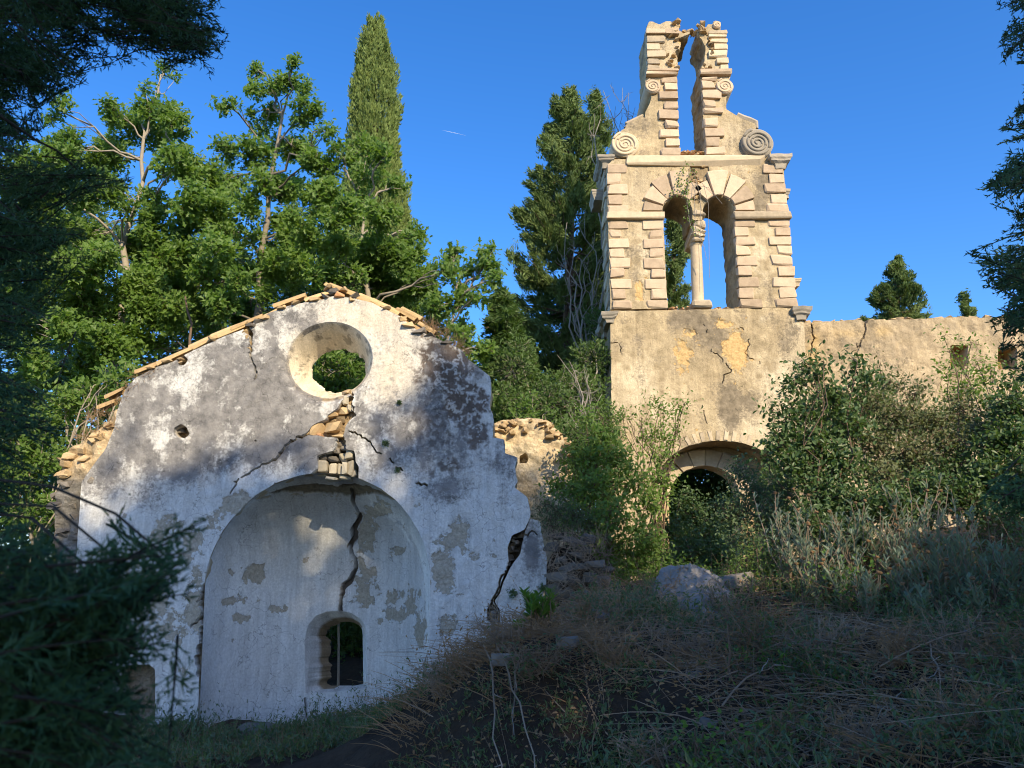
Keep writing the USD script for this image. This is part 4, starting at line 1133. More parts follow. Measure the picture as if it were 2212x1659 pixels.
def lump(x0, x1, y0, y1, ya, yb, seed, m='grey_trim', taper=.55, amp=.055):
    """A cornice fragment: wide on top, narrow below, worn."""
    a, b = PL([(x0, y1), (x1, y0)], ya)
    hx, hz = (b[0] - a[0]) / 2, (b[1] - a[1]) / 2; c = np.array([(a[0] + b[0]) / 2, (ya + yb) / 2, (a[1] + b[1]) / 2])
    bx = trimesh.creation.box((2, 2, 2)).subdivide().subdivide().subdivide()
    v = np.array(bx.vertices)
    k = np.where(v[:, 2] > .3, 1, np.where(v[:, 2] > -.2, .86, taper + .1 * v[:, 2]))
    v = np.column_stack([v[:, 0] * hx * k, v[:, 1] * (yb - ya) / 2 * (.6 + .4 * k), v[:, 2] * hz])
    q = v * 3 + seed
    v = v + (np.stack([fbm(q, 3, 1), fbm(q, 3, 2), fbm(q, 3, 3)], 1) - .5) * amp * 2
    put(tower, 'cornice_fragment', (v + c, np.array(bx.faces)), M[m])


lump(1292, 1328, 333, 356, YT - .05, YT + TH - .1, 1, taper=.5)
lump(1296, 1318, 352, 402, YT + .5, YT + TH + .1, 2, taper=.3)
lump(1664, 1712, 331, 358, YT - .18, YT + .9, 3)
lump(1279, 1310, 408, 430, YT + .5, YT + 1.3, 4, taper=.8)
lump(1690, 1709, 406, 425, YT + .3, YT + 1.1, 5, taper=.7)
lump(1712, 1731, 600, 616, YT + .3, YT + 1.0, 6, 'trim', taper=.7)
lump(1299, 1336, 671, 694, YT - .12, YT + .6, 7)
lump(1296, 1322, 690, 722, YT + .5, YT + 1.4, 8, taper=.3)
lump(1714, 1756, 662, 690, YT - .15, YT + .6, 9)
# column
cx0, cz0 = PL([(1508, 655)], YT + .30)[0]
cz1 = PL([(1503, 527)], YT + .30)[0][1]
cx1 = PL([(1503, 527)], YT + .30)[0][0]
rr = size(13, np.array([cx0, YT, cz0]))
prof = [(1.12, 0), (1.12, .02), (1.0, .05), (1.0, .3), (.98, .6), (.93, .93), (.92, .955), (1.08, .96), (1.12, .975), (1.08, .99), (.95, 1.0)]
an = np.linspace(0, 2 * np.pi, 28, endpoint=False)
v = np.vstack([np.column_stack([cx0 + (cx1 - cx0) * t + rr * k * np.cos(an), YT + .30 + rr * k * np.sin(an), np.full(28, cz0 + (cz1 - cz0) * t)]) for k, t in prof])
v = v + (fbm(v * 5, 3, 3)[:, None] - .5) * .015
f = [[i * 28 + j_, i * 28 + (j_ + 1) % 28, (i + 1) * 28 + (j_ + 1) % 28, (i + 1) * 28 + j_] for i in range(len(prof) - 1) for j_ in range(28)]
put(tower, 'column', (v, np.array(f)), M['trim'], smooth=True)
for s, (x0, x1, y0, y1, ya, yb, nm) in enumerate([(1491, 1532, 655, 672, YT - .03, YT + .75, 'plinth'), (1492, 1519, 497, 514, YT + .02, YT + TH - .1, 'capital'), (1489, 1518, 511, 520, YT - .02, YT + 1.0, 'capital'), (1493, 1516, 519, 529, YT + .04, YT + .6, 'capital'), (1496, 1519, 474, 500, YT + .03, YT + TH - .05, 'impost'), (1493, 1521, 463, 476, YT - .05, YT + TH - .02, 'impost')]):
    a, b = PL([(x0, y1), (x1, y0)], (ya + min(yb, ya + .6)) / 2)
    put(tower, nm, block(a[0], b[0], ya, yb, a[1], b[1], .03, 930 + s, .010), M['trim'])
# rubble along the belfry sill
r = rng(47)
for s in range(30):
    x = r.uniform(1444, 1600)
    if 1488 < x < 1534:
        continue
    c = pt(x, 667 + r.uniform(-3, 3), YT + .1)
    put(tower, 'brick', stone(c, (size(r.uniform(7, 14), c), .2, size(r.uniform(3, 6), c)), 950 + s, 14), M['brick' if s % 3 == 0 else 'rubble'])

# upper piers
lp = [Q1(*p) for p in [(300, 1362), (330, 1300), (330, 1180), (400, 1115), (428, 1108), (432, 1072), (500, 1045), (578, 1000), (598, 1012), (602, 960), (640, 880), (655, 840), (640, 800), (605, 760), (600, 700), (608, 650), (612, 600), (608, 480), (604, 320), (602, 268), (618, 215), (632, 180), (660, 180), (720, 208), (780, 182), (822, 180), (826, 200), (892, 202), (890, 240), (880, 268), (910, 266), (930, 284), (980, 262), (986, 282), (940, 305), (900, 322), (880, 322), (884, 345), (906, 358), (908, 385), (898, 412), (862, 428), (850, 452), (866, 500), (882, 545), (874, 600), (872, 625), (877, 690), (876, 760), (872, 860), (878, 1020), (886, 1120), (890, 1280), (902, 1362)]]
rp = [Q1(*p) for p in [(1122, 1362), (1110, 1150), (1098, 1010), (1094, 860), (1086, 780), (1078, 680), (1074, 640), (1072, 605), (1086, 570), (1110, 530), (1112, 470), (1122, 430), (1118, 395), (1100, 370), (1092, 340), (1072, 318), (1060, 290), (1064, 250), (1058, 225), (1072, 190), (1098, 220), (1120, 236), (1142, 205), (1180, 206), (1190, 180), (1222, 172), (1252, 186), (1250, 262), (1300, 266), (1300, 420), (1302, 490), (1310, 560), (1314, 610), (1336, 620), (1334, 658), (1320, 700), (1330, 760), (1300, 850), (1300, 940), (1330, 960), (1400, 1000), (1440, 1030), (1500, 1045), (1552, 1065), (1556, 1112), (1600, 1140), (1680, 1220), (1690, 1362)]]
for nm, outl, sd in (('left_pier', lp, 61), ('right_pier', rp, 62)):
    (v, f), c = slab(Polygon(ragged(PL(outl, YT), .045, .014, sd, 7)).buffer(0), YT + .02, TH - .1, .036, (), tower_relief, sd, True, None, .07, tower_color, tower_side)
    put(tower, 'pier', (v, f), M['tower_wall'], col=c, fields=tower_fields(v))
PLq = [(735, 866, 678, 720), (765, 868, 726, 790), (715, 872, 800, 866), (762, 876, 882, 948), (715, 880, 956, 1034), (770, 880, 1045, 1108), (722, 886, 1122, 1194), (778, 888, 1202, 1270), (732, 893, 1282, 1350)]
PRq = [(1086, 1216, 672, 702), (1088, 1190, 706, 770), (1091, 1245, 790, 860), (1096, 1200, 870, 935), (1097, 1266, 940, 984), (1102, 1215, 1026, 1106), (1110, 1275, 1114, 1186), (1116, 1230, 1195, 1270), (1122, 1285, 1278, 1346)]
PUl = [(608, 766, 312, 374), (610, 722, 384, 440), (612, 766, 446, 500), (614, 720, 508, 560), (617, 720, 568, 608)]
PUr = [(1142, 1300, 266, 300), (1144, 1296, 306, 332), (1156, 1298, 342, 376), (1194, 1300, 384, 436), (1144, 1302, 444, 500), (1214, 1308, 510, 556), (1246, 1312, 568, 610)]
for k_, rows in enumerate([PLq, PRq]):
    qrow(Q1, rows, .055, sd=200 + 20 * k_)
for k_, rows in enumerate([PUl, PUr]):
    qrow(Q1, rows, .05, sd=260 + 20 * k_, m='trim')
qrow(Q1, [(602, 776, 266, 310), (608, 876, 612, 636), (604, 872, 640, 664), (1070, 1338, 616, 656), (770, 880, 272, 316)], .12, 'ledge', 'quoin', 300)
r = rng(48)
for s in range(60):      # ragged masonry of the broken inner edges
    side = s % 2
    t = r.uniform(0, 1)
    ex = [(880, 200), (890, 270), (895, 390), (860, 440), (875, 540), (870, 600)] if side == 0 else [(1066, 220), (1064, 300), (1104, 380), (1112, 470), (1095, 560), (1080, 610)]
    k = t * 5; i0 = min(int(k), 4); e = np.array(ex[i0]) * (1 - k + i0) + np.array(ex[i0 + 1]) * (k - i0)
    e = e + [(-1 if side == 0 else 1) * r.uniform(-4, 80), r.normal(0, 8)]
    c = pt(*Q1(*e), YT + (r.uniform(-.02, .12) if s % 3 else r.uniform(.2, .9)))
    put(tower, 'stone', stone(c, (size(r.uniform(7, 16), c), r.uniform(.2, .4), size(r.uniform(4, 8), c)), 1000 + s, 14), M['rubble'])
for s in range(16):      # loose stones between the piers
    c = pt(*Q1(900 + s * 13, 1345 - 18 * abs(math.sin(s * 1.9))), YT + .15 + .25 * (s % 2))
    put(tower, 'brick', stone(c, (size(r.uniform(9, 18), c), .3, size(r.uniform(4, 8), c)), 1100 + s, 14), M['brick' if s % 4 == 0 else 'rubble'])


for s, (x, y) in enumerate([(872, 292), (890, 300), (908, 296), (924, 292), (940, 290), (956, 284), (972, 278), (988, 280), (1008, 290), (1030, 285), (1046, 300), (915, 306), (895, 316)]):
    c = pt(*Q1(x, y), YT + .22 + .05 * (s % 3))
    put(tower, 'arch_remnant_stone', stone(c, (size(8.5, c), .3, size(5 + s % 3, c)), 1120 + s, 14), M['rubble'])


def scroll(cx, cy, rad, depth, turns, seed, sign=1, m='trim', back=.3):
    """A stone scroll: a drum with a raised spiral band on its face."""
    c = pt(cx, cy, YT - depth)
    R = size(rad, c)
    a = np.linspace(0, 2 * np.pi, 40, endpoint=False)
    rings = [(0, .02), (.5, .02), (.9, .015), (1.0, .05), (1.0, depth + back)]
    v = np.vstack([np.column_stack([c[0] + R * k * np.cos(a), np.full(40, c[1] + d), c[2] + R * k * np.sin(a)]) for k, d in rings])
    v = v + (fbm(v * 6, 3, seed)[:, None] - .5) * .02
    f = [[i * 40 + j_, i * 40 + (j_ + 1) % 40, (i + 1) * 40 + (j_ + 1) % 40, (i + 1) * 40 + j_] for i in range(4) for j_ in range(40)]
    s = put(tower, 'scroll', (v, np.array(f)), M[m], smooth=False)
    t = np.linspace(0, 1, int(44 * turns))
    rad_t = R * (.96 - .86 * t ** .9); ang = sign * (t * turns * 2 * np.pi) + 1.9
    p = np.column_stack([c[0] + rad_t * np.cos(ang), np.full(len(t), c[1] + .015), c[2] + rad_t * np.sin(ang)])
    wv_, wf_ = tube(p, R * (.105 - .05 * t), 6)
    s.at = tower.at
    put(s, 'spiral_band', (wv_, wf_), M[m], smooth=True)


scroll(*Q1(425, 1240), 30, .10, 3.2, 1, 1, 'trim', 1.4)
scroll(*Q1(1572, 1226), 34.5, .12, 3.4, 2, 1, 'grey_trim', 1.4)
scroll(*Q1(665, 736), 17.5, .10, 2.4, 3, 1, 'quoin', 1.4)
scroll(*Q1(1288, 736), 19, .10, 2.4, 4, 1, 'quoin', 1.4)
scroll(*Q1(1219, 206), 9, .06, 1.6, 5, 1, 'quoin', .8)
# weathered cap of the right shoulder
cap = [Q1(*p) for p in [(1390, 992), (1440, 1018), (1500, 1038), (1550, 1060), (1556, 1112)]]
cp = np.array([pt(x, y, YT + .3) for x, y in cap])
put(tower, 'coping', tube(cp, [.07, .08, .08, .08, .06], 6), M['grey_trim'])
cap = np.array([pt(*Q1(*p), YT + .3) for p in [(428, 1105), (435, 1075), (500, 1045), (580, 1003)]])
put(tower, 'coping', tube(cap, [.06, .07, .07, .06], 6), M['trim'])

# ---------------------------------------------------------------- the long wall at the right
YR = 19.3
rwall = Thing('ruined_wall', 'long high plastered wall with two square openings right of the bell tower', 'wall', (9.0, YR, 3.0))
rw = [(1700, 1300), (1700, 698), (1735, 697), (1755, 697), (1800, 693), (1860, 692), (1869, 700), (1874, 692), (1960, 689), (2060, 686), (2140, 685), (2300, 682), (2420, 680), (2420, 1300)]
RP = Polygon(ragged(PL(rw, YR), .06, .03, 71, 3)).buffer(0)
NICHES = unary_union([Polygon(ragged(PL([(hx0, hy1), (hx0, hy0), (hx1, hy0), (hx1, hy1)], YR), .05, .015, hx0)) for hx0, hx1, hy0, hy1 in ((2052, 2092, 746, 790), (2156, 2196, 752, 798))])


def rw_color(P, dep):
    q = np.column_stack([P, np.zeros(len(P))])
    n1, n2, n3 = fbm(q * 1.0, 5, 121), fbm(q * 4, 5, 122), fbm(q * 13, 4, 123)
    c = np.array([.47, .37, .235]) * (1 + (n2[:, None] - .5) * .8)
    px, py = pic(np.column_stack([P[:, 0], np.full(len(P), YR), P[:, 1]]))
    c = mixc(c, step(n1 + (n3 - .5) * .8 + .25 * step(780 - py, 0, 90), .5, .9) * .35, (.21, .18, .14))
    c = mixc(c, (dep > .25) * 1.0, (.46, .31, .13))
    c = mixc(c, blobs(px, py, [(1758, 740, 12, 40, 1.0), (1830, 720, 40, 12, .5), (1905, 715, 20, 12, .7)]), (.56, .40, .19))
    return np.clip(mixc(c, step(dep, .03, .07) * (dep < .2), (.16, .12, .08)), .03, .7)


rcr = unary_union([crack(PL([(1869, 698), (1866, 730), (1850, 760), (1842, 790)], YR), .03, 3), crack(PL([(1752, 700), (1758, 730), (1748, 765), (1752, 790)], YR), .03, 4), crack(PL([(1850, 745), (1856, 775)], YR), .02, 5)])
(v, f), c = slab(RP, YR, .8, .05, [(rcr, .05), (NICHES, .42)], lambda P: (fbm(np.column_stack([P * 2, P[:, :1] * 0]), 5, 124) - .5) * .12 + (fbm(np.column_stack([P * 11, P[:, :1] * 0]), 4, 125) - .5) * .03, 72, True, None, .08, rw_color, tower_side)
fl = tower_fields(v, YR); fl['peel'] -= .1
fl['grime'] = fl['grime'] + .12
put(rwall, 'wall', (v, f), M['tower_wall'], col=c, fields=fl)
r = rng(73)
for s in range(26):
    x = 1740 + s * 26 + r.uniform(-8, 8)
    c = pt(x, np.interp(x, [1740, 1860, 2140, 2400], [697, 692, 685, 680]) + 2, YR + r.uniform(.15, .5))
    put(rwall, 'stone', stone(c, (r.uniform(.15, .4), .3, r.uniform(.05, .13)), 1200 + s, 14), M['rubble'])
for s, (x0, x1, y0, y1) in enumerate([(1746, 1768, 778, 785)]):
    a, b = PL([(x0, y1), (x1, y0)], YR)
    put(rwall, 'stone', block(a[0], b[0], YR - .08, YR + .2, a[1], b[1], .02, 1250, .01), M['rubble'])
# ---------------------------------------------------------------- trees
def clump_leaves(centers, radii, n_twigs, per_twig, leaf, width, shape, seed, shell=.55, spread=.10, up=.45, squash=.85, sunny=.9, gap=1.0):
    """Leaf sprays through the crown lumps; returns leaves and the twigs that carry them."""
    r = rng(seed)
    lv, tw = [], []
    for c, R in zip(centers, radii):
        n = max(3, int(n_twigs * (R / .8) ** 2))
        d = ball(r, n) * [1, 1, squash]
        rad = R * (shell + (1.12 - shell) * r.uniform(0, 1, n) ** .6) * (0.75 + .5 * fbm(d * 1.7 + c, 3, seed))
        tip = c + d * rad[:, None]
        inner = c + d * rad[:, None] * .45 + r.normal(0, .05, (n, 3))
        out = unit(tip - inner)
        tw.append((inner, tip))
        k = per_twig
        pos = np.repeat(tip, k, 0) + r.normal(0, spread, (n * k, 3)) - np.repeat(out, k, 0) * r.uniform(0, spread * 2.2, (n * k, 1))
        ax = unit(np.repeat(out, k, 0) * .7 + ball(r, n * k) * .9 + [0, 0, .15])
        nor = unit(np.array([0, 0, up]) + np.repeat(out, k, 0) * .35 + SUN * sunny + ball(r, n * k) * .75)
        L = leaf * r.uniform(.65, 1.2, n * k)
        lv.append(leaves(pos, ax, nor, L, width / leaf * L, shape))
    return joined(lv), tw


def limbs(base, forks, centers, radii, tr, seed, sides=7, sub=3, rmin=.008, ends=None):
    """Trunk, limbs to each crown lump and a few branchlets in it."""
    r = rng(seed)
    tubes = []
    f = np.array(forks, float)
    p = np.vstack([base, f]) if len(f) else np.array([base])
    if len(p) > 1:
        pts = np.vstack([wiggle(p[i], p[i + 1], 5, .06, seed + i)[:-1] for i in range(len(p) - 1)] + [p[-1:]])
        tubes.append(tube(pts, np.linspace(tr * .6, tr * .16, len(pts)), sides + 2))
    else:
        pts = p
    for k, (c, R) in enumerate(zip(centers, radii)):
        d = np.linalg.norm(pts - c, axis=1) + np.maximum(pts[:, 2] - c[2] + .3, 0) * 2
        s = pts[np.argmin(d)]
        L = np.linalg.norm(c - s)
        a = wiggle(s, c, 7, .13, seed + 50 + k, sag=.06)
        r0 = min(tr * .3, .012 + .011 * L)
        e0 = min(.014, tr * .22)
        r0 = max(r0 if tr > .05 else .0035 + .004 * L, e0)
        tubes.append(tube(a, np.linspace(r0, e0, 7), sides - 2))
        for _ in range(sub if ends is None else 5):
            e = c + unit(r.normal(size=(1, 3)))[0] * R * r.uniform(.6, 1.0) if ends is None else ends[k, _]
            tubes.append(tube(wiggle(a[r.integers(3, 7)], e, 5, .16, seed + 90 + k + _ * 31), np.linspace(e0, e0 * .4, 5), 4))
    return joined(tubes)


def from_pic(items):
    c = np.array([pt(x, y, d) for x, y, _, d in items]); R = np.array([size(rp, p) for (_, _, rp, _), p in zip(items, c)])
    return c, R


def leafy(name, label, cat, items, base, forks, tr, leafmat, seed, leaf=.13, width=.088, shape=OAK, n=260, per=10, bark='bark', group=None, spread=.065, up=.45, sub=4, shell=.5, crown='crown', limbed=True, **kw):
    c, R = from_pic(items)
    t = Thing(name, label, cat, base, group)
    ends = None
    c0, R0 = c, R
    if cat == 'tree' and sub >= 3:
        q = rng(seed + 7)
        off = ball(q, 5 * len(c)).reshape(len(c), 5, 3) * q.uniform(.35, 1.0, (len(c), 5, 1)) * R[:, None, None]
        ends = c[:, None] + off * [1, 1, .9]
        R = (R[:, None] * q.uniform(.26, .60, (len(c), 5))).ravel(); c = ends.reshape(-1, 3)
    put(t, 'trunk' if cat == 'tree' else 'stems', limbs(np.asarray(base, float), forks, c0 if limbed else c0[:0], R0, tr, seed, sub=sub, ends=ends), M[bark], smooth=True)
    lv, tw = clump_leaves(c, R, n, per, leaf, width, shape, seed + 1, spread=spread, up=up, shell=shell, **kw)
    if sub:
        a, b = np.vstack([x for x, _ in tw]), np.vstack([y for _, y in tw])
        sp = spikes(a, b - a, np.linalg.norm(b - a, axis=1), .006)
        put(t, 'twigs', sp, M[bark], kind='stuff')
    put(t, crown if cat == 'tree' else 'foliage', lv, M[leafmat])
    return t


A = [(330, 215, 50), (300, 285, 62), (372, 270, 42), (250, 330, 60), (165, 320, 55), (380, 365, 60), (150, 420, 62), (290, 430, 70), (415, 335, 38), (220, 510, 70), (70, 400, 60), (100, 540, 75), (340, 540, 70), (170, 640, 80), (60, 690, 80), (300, 660, 76), (225, 760, 64), (110, 800, 76), (40, 860, 60), (225, 230, 40), (355, 160, 24), (130, 240, 30), (420, 440, 44)]
leafy('oak_tree', 'broad oak with green lobed leaves above the left slope of the gable', 'tree', [(x, y, q, 15.6 + 1.4 * math.sin(i * 2.3)) for i, (x, y, q) in enumerate(A)], on_ground(240, 15.2), [pt(250, 900, 15.3), pt(262, 700, 15.5), pt(280, 480, 15.8), pt(310, 300, 15.8)], .22, 'oak_leaf', 2000)
B = [(630, 185, 40), (575, 185, 36), (652, 245, 40), (560, 255, 46), (485, 228, 24), (632, 320, 52), (540, 340, 54), (470, 395, 52), (690, 345, 44), (600, 425, 66), (500, 490, 66), (420, 500, 50), (690, 455, 58), (420, 610, 66), (545, 580, 74), (650, 550, 62), (440, 690, 50), (635, 135, 14), (555, 150, 16), (705, 285, 20), (520, 660, 44), (330, 740, 40), (600, 505, 40)]
leafy('oak_tree', 'tall oak with two leafy peaks behind the middle of the gable', 'tree', [(x, y, q, 16.4 + 1.2 * math.sin(i * 2.9)) for i, (x, y, q) in enumerate(B)], on_ground(540, 16.2), [pt(545, 800, 16.2), pt(560, 600, 16.3), pt(580, 430, 16.5), pt(610, 250, 16.6)], .2, 'oak_leaf', 2100)
Cc = [(735, 330, 36), (790, 350, 44), (832, 330, 22), (770, 420, 50), (850, 400, 26), (830, 470, 44), (800, 550, 62), (880, 545, 46), (735, 560, 60), (905, 610, 52), (840, 630, 56), (955, 660, 44), (990, 700, 34), (760, 620, 50), (690, 600, 40), (930, 700, 36), (900, 510, 22), (955, 590, 26), (1020, 760, 34), (990, 760, 30)]
leafy('oak_tree', 'oak in front of the columnar cypress, behind the peak of the gable', 'tree', [(x, y, q, 15.2 + .9 * math.sin(i * 2.1)) for i, (x, y, q) in enumerate(Cc)], on_ground(800, 15.2), [pt(800, 860, 15.1), pt(800, 700, 15.2), pt(790, 560, 15.3), pt(780, 450, 15.3)], .16, 'oak_leaf', 2200)
In = [(60, 380, 56), (130, 340, 44), (200, 400, 56), (440, 390, 40), (400, 430, 50), (330, 480, 56), (460, 440, 50), (530, 420, 50), (100, 470, 60), (230, 560, 60), (380, 560, 60), (480, 560, 60), (590, 560, 60), (660, 480, 50), (700, 420, 44), (290, 620, 60), (150, 700, 60), (360, 680, 56), (500, 640, 56), (600, 610, 50), (60, 780, 56), (240, 740, 56), (160, 600, 60), (40, 560, 60), (690, 560, 50), (740, 470, 44), (850, 560, 40), (40, 660, 50), (180, 800, 50), (100, 640, 50)]
leafy('oak_tree', 'low spreading oak filling the gap between the two taller oaks', 'tree', [(x, y, q, 14.3 + .9 * math.sin(i * 2.7)) for i, (x, y, q) in enumerate(In)], on_ground(420, 14.2), [pt(420, 900, 14.2), pt(410, 760, 14.2), pt(400, 640, 14.3)], .10, 'oak_leaf', 2250, bark='dark_bark', limbed=False)
Dd = [(1042, 565, 30), (1010, 600, 32), (1064, 610, 18), (1000, 650, 28), (975, 570, 18), (1030, 640, 24), (1055, 545, 14), (985, 545, 12), (1000, 720, 30), (1070, 590, 12)]
leafy('oak_tree', 'slender open oak branching against the sky left of the dark conifer', 'tree', [(x, y, q, 14.6 + .5 * math.sin(i * 2.1)) for i, (x, y, q) in enumerate(Dd)], on_ground(965, 14.6), [pt(962, 850, 14.6), pt(965, 740, 14.6), pt(985, 660, 14.6)], .09, 'oak_leaf', 2300, n=170, per=9)
E = [(735, 800, 46), (700, 770, 40), (760, 840, 44), (725, 850, 30), (690, 830, 36), (780, 780, 36)]
leafy('leafy_bush', 'bright green bush seen through the round window of the gable', 'bush', [(x, y, q, 13.0) for x, y, q in E], on_ground(730, 13.1), [pt(730, 980, 13.1)], .04, 'bright_leaf', 2400, leaf=.12, width=.04, shape=OVAL, n=300, per=9)
F_ = [(40, 960, 60), (95, 930, 40), (30, 1030, 60), (110, 1000, 44), (60, 1090, 60), (140, 870, 40), (190, 850, 36), (240, 820, 34), (285, 800, 24), (20, 900, 40)]
leafy('leafy_bush', 'light green bush beside the broken left end of the gable', 'bush', [(x, y, q, 12.2 + .01 * y * 0) for x, y, q in F_], on_ground(70, 12.3), [pt(70, 1180, 12.3)], .05, 'bright_leaf', 2500, leaf=.11, width=.045, shape=OVAL, n=330, per=9)
# darker woodland oaks standing further back
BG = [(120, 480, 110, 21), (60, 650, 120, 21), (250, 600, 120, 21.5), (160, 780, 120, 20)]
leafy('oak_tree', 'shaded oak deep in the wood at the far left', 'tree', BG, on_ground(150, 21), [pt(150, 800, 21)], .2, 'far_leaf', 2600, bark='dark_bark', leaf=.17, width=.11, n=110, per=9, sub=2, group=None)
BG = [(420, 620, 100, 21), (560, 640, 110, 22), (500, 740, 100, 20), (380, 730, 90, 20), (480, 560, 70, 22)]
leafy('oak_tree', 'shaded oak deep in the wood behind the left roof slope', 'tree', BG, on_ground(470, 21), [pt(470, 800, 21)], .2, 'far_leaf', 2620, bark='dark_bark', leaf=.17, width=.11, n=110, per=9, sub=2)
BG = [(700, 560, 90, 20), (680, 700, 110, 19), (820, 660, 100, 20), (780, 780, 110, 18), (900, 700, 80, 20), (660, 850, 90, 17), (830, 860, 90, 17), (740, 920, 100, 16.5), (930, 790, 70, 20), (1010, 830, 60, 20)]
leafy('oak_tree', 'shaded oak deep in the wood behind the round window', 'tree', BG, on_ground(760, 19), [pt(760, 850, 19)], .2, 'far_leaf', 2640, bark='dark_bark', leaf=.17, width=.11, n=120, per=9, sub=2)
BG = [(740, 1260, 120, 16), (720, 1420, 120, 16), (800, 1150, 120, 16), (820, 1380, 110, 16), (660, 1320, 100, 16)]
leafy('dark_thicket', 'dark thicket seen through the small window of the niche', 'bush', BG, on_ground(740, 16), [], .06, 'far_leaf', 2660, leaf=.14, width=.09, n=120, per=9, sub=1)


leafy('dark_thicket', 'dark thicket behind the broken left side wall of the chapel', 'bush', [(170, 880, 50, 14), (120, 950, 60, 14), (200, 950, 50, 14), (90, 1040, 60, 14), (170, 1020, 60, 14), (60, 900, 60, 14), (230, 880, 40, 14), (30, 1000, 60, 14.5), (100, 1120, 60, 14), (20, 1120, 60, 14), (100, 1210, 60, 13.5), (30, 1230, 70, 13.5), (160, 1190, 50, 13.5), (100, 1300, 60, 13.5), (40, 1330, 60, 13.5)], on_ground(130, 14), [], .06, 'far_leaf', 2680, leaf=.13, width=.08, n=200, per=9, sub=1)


# ---- conifers
def plumes(tips, dirs, lens, per, seed, leaf=.16, width=.035, spread=.5, thick=.25):
    """Feathery cypress sprays: many slim leaves along short upswept shoots."""
    r = rng(seed)
    n = len(tips)
    t = r.uniform(0, 1, (n, per))
    dirs = unit(dirs)
    off = ball(r, n * per).reshape(n, per, 3)
    pos = tips[:, None] - dirs[:, None] * (lens[:, None] * t)[:, :, None] + off * (lens[:, None] * thick * (.15 + .85 * t) * r.uniform(.2, 1, (n, per)))[:, :, None]
    ax = unit(dirs[:, None] * 1.0 + off * spread)
    nor = unit(off + ball(r, n * per).reshape(n, per, 3) * .6)
    L = leaf * r.uniform(.6, 1.3, (n, per))
    return leaves(pos.reshape(-1, 3), ax.reshape(-1, 3), nor.reshape(-1, 3), L.ravel(), (width / leaf * L).ravel(), LANCE, .3)


def column_cypress():
    Y = 22.0
    base = on_ground(825, Y)
    pr = [(42, 10), (60, 22), (90, 32), (140, 44), (200, 54), (270, 58), (330, 60), (400, 68), (470, 74), (540, 78), (620, 80), (800, 84)]
    t = Thing('cypress_tree', 'tall slim columnar cypress rising above the oaks, lit yellow green', 'tree', base)
    r = rng(2700)
    n = 3000
    yy = 42 + (760) * r.uniform(0, 1, n) ** .8
    w = np.interp(yy, [a for a, _ in pr], [b for _, b in pr])
    a = r.uniform(0, 2 * np.pi, n)
    cxp = np.interp(yy, [40, 140, 400, 800], [810, 808, 812, 825])
    c = pt(cxp, yy, Y)
    lobes = .62 + .72 * fbm(np.column_stack([np.cos(a) * 1.5, np.sin(a) * 1.5, yy / 40]), 3, 5)
    rad = w / FP * (c[:, 1] * CP + (c[:, 2] - 1.6) * SP) * lobes * np.sqrt(r.uniform(.45, 1, n))
    tip = c + np.column_stack([np.cos(a) * rad, np.sin(a) * rad, r.uniform(.0, .3, n)])
    d = np.column_stack([np.cos(a) * .38, np.sin(a) * .38, np.ones(n)]) + r.normal(0, .16, (n, 3))
    put(t, 'trunk', tube(np.array([base - [0, 0, .3], pt(822, 800, Y), pt(812, 400, Y), pt(810, 80, Y)]), [.2, .16, .1, .02], 8), M['dark_bark'], smooth=True)
    put(t, 'crown', plumes(tip, d, r.uniform(.35, .75, n), 36, 2701, .13, .046, .5, .3), M['cypress'])


column_cypress()


def spreading(name, label, Y, axis_pts, prof, seed, n_br, per, mat_, droop=0.1, dead=None, plen=(.3, .65), leaf=.15, width=.045, depth=1.0, group=None):
    """A conifer of tiered, upswept branches round a trunk, its outline given by (y, left, right) in picture units."""
    base = on_ground(axis_pts[-1][0], Y)
    t = Thing(name, label, 'tree', base, group)
    r = rng(seed)
    ys = np.array([p[0] for p in prof], float)
    tubes = [tube(np.vstack([base - [0, 0, .2], [pt(x, y, Y) for x, y in axis_pts[::-1]]]), np.linspace(.24, .03, len(axis_pts) + 1), 8)]
    tips, dirs, lens = [], [], []
    for k in range(n_br):
        y = ys[0] + (ys[-1] - ys[0]) * (k + r.uniform(0, 1)) / n_br
        ax = np.interp(y, [p[1] for p in axis_pts], [p[0] for p in axis_pts])
        a = r.uniform(0, 2 * np.pi)
        ca, sa = math.cos(a), math.sin(a)
        left, right = np.interp(y, ys, [p[1] for p in prof]), np.interp(y, ys, [p[2] for p in prof])
        reach = (right - ax) if ca > 0 else (ax - left)
        reach *= r.uniform(.72, 1.06)
        c = pt(ax, y, Y); s = size(1, c)
        L = max(abs(ca), .55) * reach * s
        end = c + np.array([ca * reach * s, sa * reach * s * depth, r.uniform(-droop, .25) * L])
        st = c - [0, 0, .25 * L]
        p = wiggle(st, end, 7, .06, seed + k, sag=-.05)
        tubes.append(tube(p, np.linspace(.02 + .012 * L, .008, 7), 5))
        m = max(4, int(6 + L * 13))
        for _ in range(m):
            u = r.uniform(.32, 1) ** .8
            q = np.array([np.interp(u * 6, range(7), p[:, i]) for i in range(3)])
            o = ball(r, 1)[0] * (.06 + .16 * L * (1.05 - u))
            tips.append(q + o + [0, 0, .12]); dirs.append(np.array([ca * .7, sa * .7, .7 - droop]) + r.normal(0, .35, 3)); lens.append(r.uniform(*plen))
    put(t, 'trunk', joined(tubes), M['dark_bark'], smooth=True)
    put(t, 'crown', plumes(np.array(tips), np.array(dirs), np.array(lens), per, seed + 1, leaf, width, .6, .34), M[mat_])
    return t


